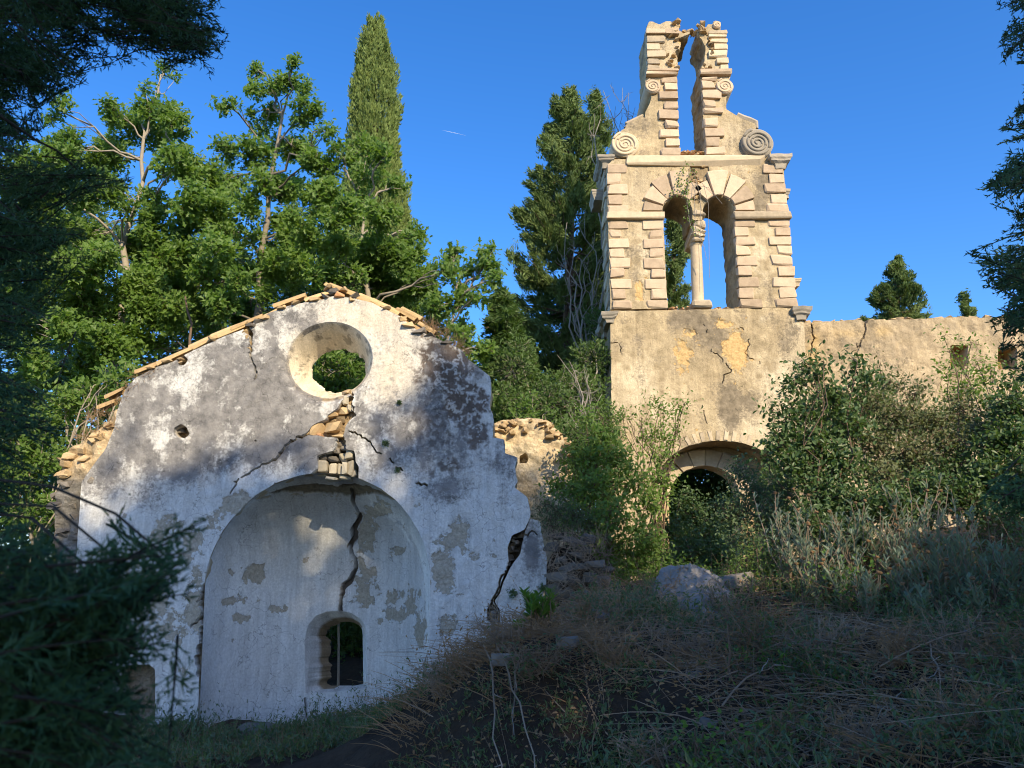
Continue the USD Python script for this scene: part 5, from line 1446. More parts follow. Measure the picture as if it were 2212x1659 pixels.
spreading('cypress_tree', 'dark broad cypress with ragged tiers left of the bell tower', 24.0, [(1235, 195), (1238, 400), (1225, 700), (1220, 1000)],
          [(195, 1228, 1240), (235, 1178, 1262), (300, 1160, 1300), (380, 1135, 1330), (450, 1118, 1350), (500, 1096, 1370), (560, 1085, 1380), (640, 1075, 1390), (760, 1065, 1400), (900, 1060, 1400), (1020, 1060, 1400)], 2800, 250, 34, 'dark_cypress')
spreading('cypress_tree', 'second dark cypress close behind the left edge of the bell tower', 25.5, [(1285, 205), (1290, 400), (1300, 800), (1300, 1050)],
          [(205, 1278, 1292), (260, 1255, 1320), (360, 1235, 1345), (470, 1215, 1370), (600, 1200, 1400), (800, 1190, 1420), (1050, 1180, 1420)], 2830, 190, 32, 'dark_cypress')
spreading('cypress_tree', 'conifer showing green through the left belfry arch', 25.0, [(1455, 455), (1455, 600), (1455, 900), (1455, 1150)],
          [(455, 1448, 1462), (520, 1425, 1492), (600, 1415, 1500), (700, 1410, 1500), (1000, 1400, 1510), (1150, 1400, 1510)], 2850, 110, 30, 'dark_cypress')
spreading('cypress_tree', 'drooping dark conifer low behind the chapel right shoulder', 19.5, [(1075, 640), (1100, 760), (1130, 1000), (1140, 1080)],
          [(640, 1060, 1100), (700, 1040, 1140), (780, 1030, 1180), (900, 1040, 1230), (1080, 1050, 1260)], 2870, 120, 30, 'far_leaf', droop=.7)
spreading('small_conifer', 'small cone shaped conifer above the long wall, the larger of two', 27.0, [(1940, 562), (1938, 640), (1935, 760)],
          [(562, 1936, 1944), (590, 1915, 1962), (625, 1888, 1985), (660, 1872, 2003), (700, 1862, 2008), (760, 1860, 2010)], 2890, 90, 28, 'dark_cypress', plen=(.25, .5), leaf=.13)
spreading('small_conifer', 'tiny pointed conifer tip above the long wall, the smaller of two', 28.0, [(2082, 636), (2088, 680), (2090, 760)],
          [(636, 2079, 2086), (655, 2070, 2096), (690, 2066, 2116), (760, 2060, 2120)], 2900, 26, 24, 'dark_cypress', plen=(.2, .4), leaf=.13)
# undergrowth behind
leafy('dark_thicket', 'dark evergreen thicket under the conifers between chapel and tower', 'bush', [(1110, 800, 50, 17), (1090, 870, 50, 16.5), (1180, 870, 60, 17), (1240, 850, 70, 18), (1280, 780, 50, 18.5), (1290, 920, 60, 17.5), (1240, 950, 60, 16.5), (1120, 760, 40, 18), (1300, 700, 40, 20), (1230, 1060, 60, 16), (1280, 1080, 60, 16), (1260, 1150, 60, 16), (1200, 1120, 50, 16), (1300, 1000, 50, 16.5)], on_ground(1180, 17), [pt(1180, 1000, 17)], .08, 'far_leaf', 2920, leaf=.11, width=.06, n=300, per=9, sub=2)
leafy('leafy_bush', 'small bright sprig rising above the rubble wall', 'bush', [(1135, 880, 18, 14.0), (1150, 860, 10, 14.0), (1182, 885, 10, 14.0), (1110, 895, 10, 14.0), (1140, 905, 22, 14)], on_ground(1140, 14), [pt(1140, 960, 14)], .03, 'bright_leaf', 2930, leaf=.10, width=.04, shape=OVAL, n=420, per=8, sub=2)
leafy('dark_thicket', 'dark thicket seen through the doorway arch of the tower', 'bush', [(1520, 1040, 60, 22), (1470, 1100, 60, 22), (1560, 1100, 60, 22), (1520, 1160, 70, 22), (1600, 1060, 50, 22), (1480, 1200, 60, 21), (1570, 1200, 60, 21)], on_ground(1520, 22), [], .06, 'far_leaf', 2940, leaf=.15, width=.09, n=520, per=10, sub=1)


def dead_tree(name, label, base, tips, seed, group=None):
    t = Thing(name, label, 'dead tree', base, group)
    r = rng(seed)
    tb = []
    hub = np.asarray(base) * .35 + np.mean(tips, 0) * .65
    tb.append(tube(wiggle(base, hub, 6, .05, seed), np.linspace(.06, .035, 6), 6))
    for k, e in enumerate(tips):
        p = wiggle(hub + r.normal(0, .1, 3), e, 9, .10, seed + k, sag=.03)
        tb.append(tube(p, np.linspace(.03, .007, 9), 5))
        for _ in range(5):
            i0 = r.integers(3, 8)
            q = p[i0] + (unit((e - hub)[None])[0] * .6 + ball(r, 1)[0] * .6) * r.uniform(.3, .8)
            pp = wiggle(p[i0], q, 5, .15, seed + k * 9 + _)
            tb.append(tube(pp, np.linspace(.013, .005, 5), 4))
            q2 = pp[2] + ball(r, 1)[0] * .3
            tb.append(tube(wiggle(pp[2], q2, 4, .15, seed + k * 9 + _ + 3), np.linspace(.008, .004, 4), 3))
    put(t, 'branches', joined(tb), M['dead_wood'])


Yd = 20.5
dead_tree('dead_tree', 'bare grey branches sticking up behind the left scroll of the tower', on_ground(1300, Yd), [pt(*p, Yd) for p in [(1303, 195), (1318, 205), (1345, 190), (1358, 200), (1372, 232), (1310, 250), (1285, 245), (1330, 230)]], 2950)
dead_tree('dead_tree', 'bare grey branches against the dark conifer beside the belfry', on_ground(1270, Yd + .3), [pt(*p, Yd) for p in [(1225, 480), (1240, 520), (1285, 500), (1255, 560), (1300, 560), (1262, 470), (1280, 620), (1225, 600)]], 2960)
dead_tree('dead_tree', 'pale twisted bare twigs low against the dark thicket left of the tower wall', on_ground(1290, 17.0), [pt(*p, 17.0) for p in [(1225, 860), (1250, 845), (1272, 835), (1240, 890), (1290, 870), (1262, 800), (1230, 780)]], 2970)

# trees that stand behind the viewpoint and shade the slope
def shade_tree(x, y, top, crown, seed, label, n=230):
    r = rng(seed)
    b = np.array([x, y, gz(x, y)])
    c = [np.array([x, y, top - crown * .55])]; R = [crown * .55]
    for k in range(9):
        a = r.uniform(0, 6.28); h = r.uniform(-1.1, .1)
        c.append(np.array([x + math.cos(a) * crown * .65, y + math.sin(a) * crown * .65, top - crown * .75 + h * crown])); R.append(crown * r.uniform(.38, .55))
    for z in np.arange(b[2] + 3, top - crown * 1.6, crown * .7):
        c.append(np.array([x + r.normal(0, .5), y + r.normal(0, .5), z])); R.append(crown * (.95 if z < 15.5 else .6))
    t = Thing('shade_tree', label, 'tree', b)
    put(t, 'trunk', limbs(b, [b + [0, 0, (top - b[2]) * .4], b + [.2, 0, (top - b[2]) * .75]], np.array(c), np.array(R), .35, seed, sub=1), M['bark'], smooth=True)
    lv, tw = clump_leaves(np.array(c), np.array(R), 26, 9, .42, .26, LANCE, seed + 1, shell=.2, spread=.35)
    put(t, 'crown', lv, M['far_leaf'])


for k, (x, y, top, cr) in enumerate([(5.2, -15, 19.0, 2.6), (7.6, -15.5, 19.9, 2.0), (11.1, -14.5, 21.0, 1.9), (15.4, -15.5, 17.2, 2.4), (19.2, -15, 19.6, 2.6), (22, -15.5, 22.5, 2.8)]):
    shade_tree(x, y, top, cr, 3000 + 10 * k, ['first', 'second', 'third', 'fourth', 'fifth', 'sixth'][k] + ' tall leafy tree from the left in the row behind the viewpoint')


# ---- the near junipers that frame the view
def juniper(name, label, base, groups, seed, thick=.0032, leafm='juniper'):
    """Near conifer: limbs from the trunk to picture areas, each filled with forked scaly sprays."""
    r = rng(seed)
    t = Thing(name, label, 'tree', base)
    trunk = np.array([[base[0], base[1], base[2] + h] for h in np.linspace(-.2, 7.5, 8)]) + r.normal(0, .03, (8, 3))
    tb = [tube(trunk, np.linspace(.13, .03, 8), 9)]
    tw = []
    for gi, (poly, y0, y1, n, ln, dirp) in enumerate(groups):
        pg = Polygon(poly); x0, ya, x1, yb = pg.bounds
        got = []
        while len(got) < n:
            c = np.column_stack([r.uniform(x0, x1, 4 * n), r.uniform(ya, yb, 4 * n)])
            got += list(c[inside(pg, c)])
        got = np.array(got[:n])
        n = int(n * 1.5)
        got = np.vstack([got, got + r.normal(0, 8, got.shape)])[:n]
        dep = r.uniform(y0, y1, n)
        sc = (y0 + y1) / 6
        ln_, th_ = ln * .8, thick * (.35 + .65 * sc)
        tips = pt(got[:, 0], got[:, 1], dep)
        d0 = pt(got[:, 0] + dirp[0], got[:, 1] + dirp[1], dep) - tips
        d0 = unit(d0) + r.normal(0, .28, (n, 3))
        d0 = unit(d0)
        cen = tips.mean(0)
        i0 = np.argmin(np.abs(trunk[:, 2] - cen[2]))
        limb = wiggle(trunk[i0], cen, 8, .05, seed + gi)
        tb.append(tube(limb, np.linspace(.010, .003, 8) * (.3 + .7 * sc), 6))
        for k in range(n):
            L = ln_ * r.uniform(.6, 1.25)
            s = tips[k] - d0[k] * L
            m = 8
            u = np.linspace(0, 1, m)
            side = unit(np.cross(d0[k], ball(r, 1)[0])[None])[0]
            bend = side * r.normal(0, .06) * L
            p = s + d0[k] * L * u[:, None] + bend * (u ** 2)[:, None] - np.array([0, 0, .05 * L]) * (u ** 2)[:, None]
            tb.append(tube(p, np.linspace(.0036, .0014, m) * (.4 + .6 * sc), 4))
            # side shoots in a flat spray, each with shorter scaly twigs
            ns = int(L / (.020 * (.4 + .6 * sc))) + 6
            us = np.sort(r.uniform(.05, 1, ns)); sg = np.where(np.arange(ns) % 2 == 0, 1, -1)
            pos = np.array([np.interp(us * (m - 1), range(m), p[:, i]) for i in range(3)]).T
            sl = L * .36 * (1.08 - us * .8) * r.uniform(.5, 1.15, ns)
            sd = unit(d0[k] * .75 + side * sg[:, None] * .75 + r.normal(0, .2, (ns, 3)))
            tw.append((pos, sd, sl, np.full(ns, th_ * .8)))
            q = np.maximum((sl / (.015 * (.4 + .6 * sc))).astype(int), 2)
            rep = np.repeat(np.arange(ns), q)
            v = r.uniform(.08, 1, len(rep))
            bp = pos[rep] + sd[rep] * (sl[rep] * v)[:, None]
            bs = np.where(r.uniform(size=len(rep)) < .5, 1, -1)
            nrm = unit(np.cross(sd[rep], d0[k]) + 1e-6)
            inpl = unit(np.cross(nrm, sd[rep]))
            bd = unit(sd[rep] * .8 + inpl * bs[:, None] * .7 + r.normal(0, .22, (len(rep), 3)))
            tw.append((bp, bd, r.uniform(.016, .042, len(rep)) * (1.1 - .5 * v) * (.5 + .5 * sc), np.full(len(rep), th_)))
    put(t, 'trunk', joined(tb), M['twig_bark'])
    a = [np.concatenate(z) for z in zip(*tw)]
    put(t, 'foliage', spikes(*a), M[leafm])


GL = [
    ([(-60, -60), (480, -60), (470, 60), (440, 110), (330, 90), (250, 150), (150, 190), (-60, 160)], 2.6, 3.4, 190, .42, (140, 45)),
    ([(300, 20), (480, 0), (492, 90), (470, 150), (380, 130), (330, 90)], 2.7, 3.3, 40, .35, (140, 40)),
    ([(-60, 120), (170, 150), (230, 110), (120, 220), (60, 330), (-60, 360)], 2.3, 3.0, 95, .40, (130, 60)),
    ([(-60, 300), (60, 300), (90, 420), (130, 600), (60, 800), (-60, 850)], 1.9, 2.8, 120, .36, (120, 10)),
    ([(60, 340), (200, 340), (290, 375), (240, 430), (120, 440)], 2.2, 2.7, 22, .32, (140, -60)),
    ([(60, 450), (200, 480), (190, 600), (110, 640)], 2.0, 2.6, 22, .34, (130, -20)),
    ([(-60, 850), (70, 820), (150, 900), (120, 1060), (-60, 1150)], 1.6, 2.3, 60, .30, (120, 20)),
    ([(-60, 1160), (60, 1120), (180, 1180), (230, 1260), (200, 1420), (-60, 1420)], 1.0, 1.6, 70, .26, (120, -50)),
    ([(200, 1150), (290, 1075), (300, 1110), (290, 1240), (220, 1260)], 1.0, 1.3, 9, .28, (60, -130)),
    ([(260, 1240), (420, 1130), (460, 1095), (430, 1180), (300, 1290)], 1.0, 1.25, 13, .28, (130, -80)),
    ([(240, 1290), (420, 1200), (380, 1270), (280, 1360)], 1.0, 1.3, 12, .26, (130, -60)),
    ([(220, 1370), (340, 1310), (370, 1370), (300, 1430)], 1.0, 1.3, 14, .25, (130, -30)),
    ([(-60, 1400), (200, 1400), (230, 1500), (220, 1720), (-60, 1720)], 1.0, 1.6, 80, .26, (120, 30)),
    ([(200, 1440), (330, 1440), (340, 1500), (230, 1540)], 1.0, 1.3, 12, .26, (130, 10)),
    ([(210, 1560), (310, 1540), (390, 1640), (330, 1700), (220, 1700)], 1.0, 1.3, 14, .26, (120, 40)),
]
juniper('juniper_tree', 'dark juniper close to the viewer along the left edge, lower sprays out of focus', np.array([-1.75, 1.75, gz(-1.75, 1.75)]), GL, 4000)
GR = [
    ([(2150, -60), (2300, -60), (2300, 110), (2190, 130), (2145, 140), (2160, 60)], 4.6, 5.4, 40, .42, (-110, 50)),
    ([(2130, 290), (2180, 240), (2300, 180), (2300, 330), (2160, 330)], 4.6, 5.4, 40, .42, (-120, 20)),
    ([(2098, 415), (2150, 370), (2300, 330), (2300, 480), (2190, 450)], 4.5, 5.4, 46, .45, (-120, 40)),
    ([(2140, 470), (2300, 440), (2300, 560), (2170, 500)], 4.6, 5.4, 26, .4, (-120, 30)),
    ([(2080, 540), (2130, 530), (2300, 540), (2300, 680), (2200, 660), (2110, 590)], 4.4, 5.4, 56, .45, (-120, -10)),
    ([(2130, 690), (2200, 640), (2300, 640), (2300, 880), (2200, 850), (2140, 740)], 4.4, 5.2, 60, .42, (-110, 40)),
    ([(2150, 600), (2300, 520), (2300, 760), (2170, 700)], 4.6, 5.4, 50, .42, (-110, 20)),
    ([(2090, 1080), (2160, 1030), (2300, 1040), (2300, 1130), (2160, 1110)], 3.2, 3.6, 26, .28, (-120, 20)),
]
juniper('juniper_tree', 'dark juniper at the right edge with sprays reaching in against the sky', np.array([4.3, 5.0, gz(4.3, 5.0)]), GR, 4100, thick=.0042)

# ---------------------------------------------------------------- shrubs on the slope
def shrub(label, items, bx, by, seed, mat_='shrub_leaf', leaf=.062, width=.032, n=600, per=10, shape=OVAL, group=None, spread=.09, name='leafy_shrub', **kw):
    b = on_ground(bx, by)
    return leafy(name, label, 'shrub', items, b, [b + [0, 0, .4]], .022, mat_, seed, leaf, width, shape, n, per, 'dark_bark', group, spread, sub=3, shell=.3, **kw)


shrub('tall sunlit shrub with fine leaves in front of the left corner of the tower', [(1265, 900, 24, 12.2), (1290, 940, 34, 12.0), (1330, 985, 44, 11.8), (1270, 1000, 44, 12), (1235, 985, 24, 12), (1300, 1050, 52, 11.6), (1370, 1040, 44, 11.6), (1240, 1060, 40, 11.8), (1400, 1090, 40, 11.4), (1330, 1120, 52, 11.2), (1250, 1125, 44, 11.4), (1290, 880, 10, 12.2), (1390, 1160, 40, 11.2), (1200, 1050, 24, 12)], 1310, 11.6, 5000, 'bright_leaf', leaf=.085, width=.036, n=330)
shrub('slender shrub whose thin stems spread across the tower front above the doorway', [(1425, 880, 14, 12.0), (1385, 900, 12, 12), (1460, 890, 14, 12), (1480, 868, 10, 12), (1430, 930, 18, 12), (1405, 950, 18, 12), (1450, 950, 16, 12), (1425, 990, 24, 11.9), (1460, 930, 12, 12), (1360, 905, 8, 12), (1415, 860, 8, 12), (1430, 1040, 30, 11.8), (1345, 895, 8, 12)], 1420, 11.8, 5020, 'bright_leaf', n=558)
shrub('round leafy shrub filling the doorway of the tower', [(1480, 1080, 26, 13), (1500, 1110, 34, 12.8), (1450, 1150, 40, 12.6), (1540, 1160, 40, 12.6), (1490, 1190, 46, 12.4), (1440, 1215, 40, 12.2), (1580, 1100, 34, 13), (1560, 1200, 40, 12.2)], 1490, 12.6, 5040, 'shrub_leaf', n=594)
shrub('large dark shrub with pointed leaves left of the long wall', [(1740, 790, 20, 9.9), (1715, 830, 24, 9.9), (1760, 820, 24, 9.9), (1780, 780, 12, 9.9), (1800, 860, 40, 9.8), (1745, 890, 36, 9.8), (1700, 900, 24, 9.8), (1670, 885, 14, 9.8), (1690, 950, 28, 9.7), (1760, 960, 46, 9.7), (1830, 920, 44, 9.7), (1720, 1010, 40, 9.6), (1660, 975, 18, 9.8), (1810, 1000, 46, 9.6), (1850, 800, 18, 9.9), (1840, 770, 10, 9.9), (1870, 820, 26, 9.9), (1700, 860, 12, 9.9)], 1775, 9.7, 5060, leaf=.078, width=.040, n=520)
shrub('dense mid height shrub under the square openings of the long wall', [(1900, 790, 14, 10.3), (1930, 830, 24, 10.2), (1980, 850, 30, 10.2), (1880, 870, 36, 10.1), (1940, 900, 46, 10), (2010, 910, 44, 10), (1890, 960, 46, 9.9), (1970, 980, 50, 9.8), (2050, 960, 44, 9.8), (1910, 1030, 44, 9.6), (2080, 890, 36, 10), (2120, 940, 44, 9.8)], 1960, 10, 5080, 'olive_leaf', leaf=.058, width=.026, n=620)
shrub('thin upright shrub before the left square opening of the long wall', [(2040, 730, 10, 10.8), (2060, 760, 14, 10.8), (2075, 790, 16, 10.8), (2050, 810, 20, 10.7), (2090, 840, 24, 10.6), (2110, 780, 14, 10.8), (2125, 820, 20, 10.7), (2060, 860, 24, 10.6), (2100, 740, 8, 10.8), (2140, 870, 26, 10.5), (2150, 790, 14, 10.7)], 2080, 10.6, 5100, 'bright_leaf', n=480)
shrub('leafy shrub at the right edge below the juniper', [(2180, 880, 36, 9.4), (2200, 950, 44, 9.2), (2150, 960, 36, 9.3), (2210, 1020, 46, 9), (2140, 1030, 40, 9.1), (2240, 880, 40, 9.4), (2250, 800, 36, 9.6), (2190, 830, 20, 9.6)], 2190, 9.2, 5120, leaf=.068, width=.036, n=900)
shrub('low green shrub spreading below the tower doorway', [(1600, 1020, 30, 10.8), (1630, 1070, 40, 10.6), (1590, 1110, 40, 10.4), (1660, 1120, 46, 10.2), (1610, 1170, 44, 10), (1690, 1060, 36, 10.4), (1560, 1090, 24, 10.8), (1700, 1160, 46, 9.9), (1640, 1215, 44, 9.7)], 1630, 10.3, 5140, 'weed', leaf=.05, width=.024, n=810)
shrub('bright feathery low shrub right of the boulder', [(1620, 1220, 34, 9.4), (1660, 1200, 30, 9.4), (1580, 1245, 30, 9.4), (1690, 1235, 34, 9.2), (1640, 1265, 36, 9.1), (1700, 1290, 36, 8.9), (1650, 1310, 30, 8.8)], 1640, 9.2, 5160, 'bright_leaf', leaf=.045, width=.014, n=900, shape=LANCE)
shrub('dark low shrub behind the silver plants', [(1780, 1070, 44, 9.4), (1850, 1090, 48, 9.3), (1930, 1090, 46, 9.2), (2010, 1060, 44, 9.2), (1760, 1140, 46, 9.1), (1840, 1170, 44, 9), (2080, 1070, 40, 9.1)], 1860, 9.2, 5180, 'shrub_leaf', leaf=.06, width=.034, n=1000)
shrub('grey green mounded shrub on the rubble beside the broken chapel corner', [(1180, 1095, 24, 11.2), (1210, 1110, 34, 11.2), (1250, 1120, 34, 11.2), (1190, 1130, 30, 11.1), (1240, 1150, 30, 11.1), (1275, 1140, 20, 11.2)], 1220, 11.2, 5200, 'weed', leaf=.045, width=.012, n=1000, shape=LANCE)
shrub('yellow green leafy shrub low behind the rubble heap', [(1330, 1190, 40, 11.6), (1370, 1220, 40, 11.4), (1300, 1210, 24, 11.6), (1400, 1190, 34, 11.6), (1340, 1250, 34, 11.2), (1420, 1250, 34, 11.2), (1500, 1250, 36, 11), (1550, 1270, 24, 10.6), (1450, 1240, 30, 11.2)], 1390, 11.4, 5220, 'bright_leaf', n=720)

leafy('dark_thicket', 'dense green thicket hiding the foot of the long wall', 'bush', [(x, y + 34, 52, 12.6) for x, y in [(1700, 930), (1780, 900), (1860, 880), (1940, 900), (2020, 880), (2100, 900), (2180, 890), (2250, 900), (1680, 1020), (1760, 990), (1840, 980), (1920, 990), (2000, 980), (2080, 990), (2160, 990), (2240, 1000), (1720, 1090), (1820, 1070), (1920, 1080), (2020, 1070), (2120, 1080), (2220, 1080), (1800, 850), (1880, 830)]], on_ground(1950, 12.6), [], .05, 'shrub_leaf', 5340, leaf=.085, width=.042, n=250, per=10, shape=OVAL, sub=2)
shrub('low dark green shrub beneath the long wall at the far right', [(2080, 1010, 40, 9.6), (2140, 1040, 44, 9.4), (2200, 1080, 40, 9.2), (2120, 1100, 36, 9.0), (2180, 1130, 36, 8.8), (2240, 1000, 50, 9.4), (2040, 1020, 36, 9.6)], 2150, 9.2, 5240, 'shrub_leaf', leaf=.05, width=.028, n=650)
shrub('small green shrub in the dry brush right of the boulder stone', [(1720, 1330, 24, 8.2), (1760, 1310, 26, 8.2), (1690, 1350, 20, 8.0), (1800, 1330, 24, 8.0)], 1740, 8.1, 5260, 'weed', leaf=.045, width=.018, n=800, shape=LANCE)
shrub('trailing plant with small round leaves below the silver plants', [(1790, 1245, 14, 8.2), (1820, 1252, 14, 8.2), (1850, 1258, 14, 8.1), (1880, 1262, 14, 8.1), (1900, 1240, 14, 8.2), (1760, 1260, 12, 8.2), (1930, 1275, 14, 8.0), (1850, 1290, 20, 7.9)], 1860, 8.0, 5280, 'herb', leaf=.04, width=.034, n=700)
shrub('bright green low sprig at the bottom edge of the slope', [(1500, 1600, 22, 4.9), (1470, 1640, 20, 4.8), (1540, 1630, 18, 4.8), (1560, 1590, 10, 4.9)], 1510, 4.9, 5300, 'herb', leaf=.04, width=.022, n=900)
shrub('thin twiggy shrub with sparse leaves low on the right slope', [(2000, 1380, 24, 6.6), (2060, 1360, 24, 6.6), (1940, 1390, 20, 6.6), (2120, 1350, 26, 6.6), (2180, 1340, 28, 6.6)], 2060, 6.6, 5320, 'weed', leaf=.035, width=.012, n=420, shape=LANCE)

shrub('small olive green shrub at the upper edge of the brush below the silver plants', [(1700, 1370, 22, 7.6), (1750, 1380, 24, 7.4), (1790, 1360, 22, 7.6), (1730, 1400, 20, 7.3)], 1740, 7.5, 5360, 'olive_leaf', leaf=.045, width=.02, n=620, shape=LANCE)
shrub('low green shrub at the right edge above the dead twigs', [(2130, 1300, 26, 7.2), (2180, 1290, 28, 7.2), (2210, 1330, 26, 7.0), (2090, 1320, 22, 7.2)], 2160, 7.1, 5380, 'weed', leaf=.05, width=.022, n=560)
shrub('low green shrub in the brush below the boulder', [(1560, 1370, 22, 7.6), (1600, 1360, 24, 7.6), (1520, 1385, 18, 7.5), (1630, 1385, 20, 7.4)], 1575, 7.5, 5400, 'weed', leaf=.045, width=.018, n=560, shape=LANCE)
shrub('dull green weedy shrub in the middle of the brush', [(1560, 1480, 24, 6.1), (1610, 1470, 22, 6.1), (1500, 1490, 20, 6.1), (1660, 1490, 20, 6.0)], 1580, 6.1, 5420, 'weed', leaf=.04, width=.015, n=620, shape=LANCE)
shrub('dull green weedy shrub at the bottom right of the brush', [(1980, 1560, 26, 5.2), (2040, 1540, 24, 5.2), (2110, 1560, 28, 5.1), (2180, 1540, 28, 5.2), (2150, 1600, 28, 5.0)], 2080, 5.1, 5440, 'weed', leaf=.038, width=.014, n=700, shape=LANCE)

# creeper on the tower
vt = Thing('creeper', 'green creeper with hanging stems between the two belfry arches', 'creeper', pt(1480, 400, YT))
r = rng(5300)
vp = [(1478, 368), (1486, 358), (1470, 374), (1468, 388), (1480, 392), (1488, 402), (1462, 398), (1474, 410), (1482, 418), (1452, 418), (1466, 416), (1490, 432), (1488, 452), (1484, 470), (1494, 480), (1500, 492), (1490, 380), (1497, 372), (1476, 400), (1484, 440)]
pos = np.vstack([pt(x + r.normal(0, 4, 8), y + r.normal(0, 5, 8), YT - .14) for x, y in vp]) + r.normal(0, .03, (160, 3))
put(vt, 'foliage', leaves(pos, ball(r, 160) * .8 + [0, -.2, -.5], ball(r, 160) * .6 + [0, -1, .3], r.uniform(.05, .09, 160), .035, OVAL), M['bright_leaf'])
tb = []
for k, pp in enumerate([[(1492, 362), (1486, 400), (1484, 440), (1490, 480), (1496, 500)], [(1488, 400), (1470, 410), (1452, 418)], [(1500, 380), (1512, 420), (1514, 470), (1512, 520)], [(1520, 400), (1530, 440), (1531, 500), (1532, 560), (1533, 600)], [(1504, 390), (1500, 430), (1502, 490), (1520, 530), (1526, 560)], [(1496, 370), (1520, 400), (1540, 420)], [(1500, 400), (1530, 405), (1560, 440)]]):
    tb.append(tube(np.array([pt(x, y, YT - .16 - .02 * k) for x, y in pp]), .006, 4))
put(vt, 'stems', joined(tb), M['dead_wood'])

# ---------------------------------------------------------------- rocks, herbs, dry brush
bo = Thing('boulder', 'pale grey angular boulder on the slope below the tower doorway', 'boulder', on_ground(1500, 9.0))
ic = trimesh.creation.icosphere(4)
v = np.array(ic.vertices)
c = on_ground(1500, 9.0)
d = v.copy()
h = np.maximum(np.maximum(d @ unit(np.array([[.5, -.6, .62]]))[0], d @ unit(np.array([[-.75, -.5, .45]]))[0]), np.maximum(d @ unit(np.array([[.1, .2, 1]]))[0] * 1.1, np.maximum(d @ unit(np.array([[.8, .2, .55]]))[0], d @ unit(np.array([[-.3, .9, .3]]))[0])))
v = v / np.maximum(h, .35)[:, None] * .5
v = v * [.56, .5, .52] + (np.stack([fbm(v * 5, 4, k) for k in (1, 2, 3)], 1) - .5) * .14
put(bo, 'rock', (v + c + [0, 0, .10], np.array(ic.faces)), M['boulder'])

r = rng(5400)
heap_spots = [(1190, 1180), (1230, 1170), (1260, 1190), (1210, 1210), (1250, 1225), (1285, 1220), (1200, 1245), (1235, 1255), (1275, 1250), (1300, 1255), (1220, 1280), (1260, 1285), (1195, 1275), (1290, 1285), (1245, 1200), (1270, 1165), (1225, 1228), (1305, 1230), (1240, 1300), (1200, 1160)]
hp = Thing('rubble_heap', 'heap of dark fallen stones beside the broken right corner of the chapel', 'rubble heap', on_ground(1240, 10.9))
mound = []
icm = trimesh.creation.icosphere(3)
v = np.array(icm.vertices); c = pt(1240, 1265, 11.25)
v = v * [.42, .3, .52] * (.8 + .45 * fbm(v * 2.2 + 4, 4, 6)[:, None])
put(hp, 'earth_core', (v + c, np.array(icm.faces)), M['soil'])
for s, (x, y) in enumerate(heap_spots):
    c = pt(x, y, 10.78 + .012 * (1300 - y) * .2 + r.uniform(-.12, .12))
    put(hp, 'stone', stone(c, (r.uniform(.16, .38), .28, r.uniform(.09, .18)), 5410 + s, 18), M['grey_rubble'])
for s, (x, y, yy, sz, lab) in enumerate([(1092, 1424, 6.5, .22, 'flat dark stone lying on the crest of the mound below the chapel crack'), (1225, 1404, 6.6, .2, 'dark stone on the mound crest right of the green leafy plant'), (1290, 1330, 8.2, .3, 'pale chalky stone among dry stems on the slope'), (1360, 1320, 8.6, .22, 'small pale stone left of the angular boulder'), (1440, 1275, 9.6, .4, 'low brown stone just left of the angular boulder'), (1590, 1275, 9.2, .4, 'brown stone just right of the angular boulder'), (560, 1555, 9.6, .5, 'grey stone at the foot of the niche among weeds')]):
    p = on_ground(x, yy)
    t = Thing('stone', lab, 'stone', p)
    put(t, 'rock', stone(p + [0, 0, sz * .12], (sz, sz * .8, sz * .5), 5440 + s, 26), M['boulder' if 'pale' in lab else 'grey_rubble'])

hb = np.vstack([pt(r.uniform(1180, 1320, 700), r.uniform(1150, 1300, 700), 10.75 + r.uniform(-.25, .25, 700))])
put(hp, 'dry_stems', spikes(hb, ball(r, 700) * [1, .6, 1] + [0, -.2, .2], r.uniform(.1, .38, 700), .004), M['grey_dry'], kind='stuff')
# leafy green plant on the mound
gp = Thing('leafy_plant', 'upright bright green leafy plant with dry brown lower stems on the mound', 'plant', on_ground(1165, 7.1))
r = rng(5500)
gb = on_ground(1165, 7.1)
pos, ax, nr_, st, ln = [], [], [], [], []
bro, brd = [], []
for (tx_, ty_, rb_) in [(1130, 1290, 16), (1138, 1300, 14), (1152, 1305, 16), (1162, 1298, 16), (1172, 1308, 14), (1188, 1290, 15), (1195, 1305, 14), (1183, 1318, 14), (1145, 1322, 12), (1120, 1360, 12), (1115, 1372, 10), (1200, 1325, 12)]:
    tip = pt(tx_, ty_ - 12, 7.1 + r.normal(0, .08)); b = gb + [r.normal(0, .06), r.normal(0, .06), -.05]
    if ty_ > 1350:
        b = on_ground(1130, 7.0)
    st.append(tube(wiggle(b, tip, 6, .08, int(tx_)), np.linspace(.009, .005, 6), 5))
    for k in range(34):
        u = r.uniform(.55, 1)
        p = b * (1 - u) + tip * u
        a_ = r.uniform(0, 6.28)
        pos.append(p); ax.append([math.cos(a_) * .8, math.sin(a_) * .8, .75]); nr_.append([-math.cos(a_) * .5, -math.sin(a_) * .5, .9]); ln.append(.115 * (1.2 - .5 * u))
    for k in range(26):
        u = r.uniform(.1, .6); a_ = r.uniform(0, 6.28)
        bro.append(b * (1 - u) + tip * u); brd.append([math.cos(a_), math.sin(a_), -.5])
put(gp, 'stems', joined(st), M['dark_bark'])
put(gp, 'foliage', leaves(np.array(pos), np.array(ax), np.array(nr_), np.array(ln), np.array(ln) * .30, OVAL), M['herb'])
put(gp, 'withered_leaves', leaves(np.array(bro), np.array(brd) + r.normal(0, .2, (len(bro), 3)), ball(r, len(bro)), .06, .018, LANCE), M['dry'])

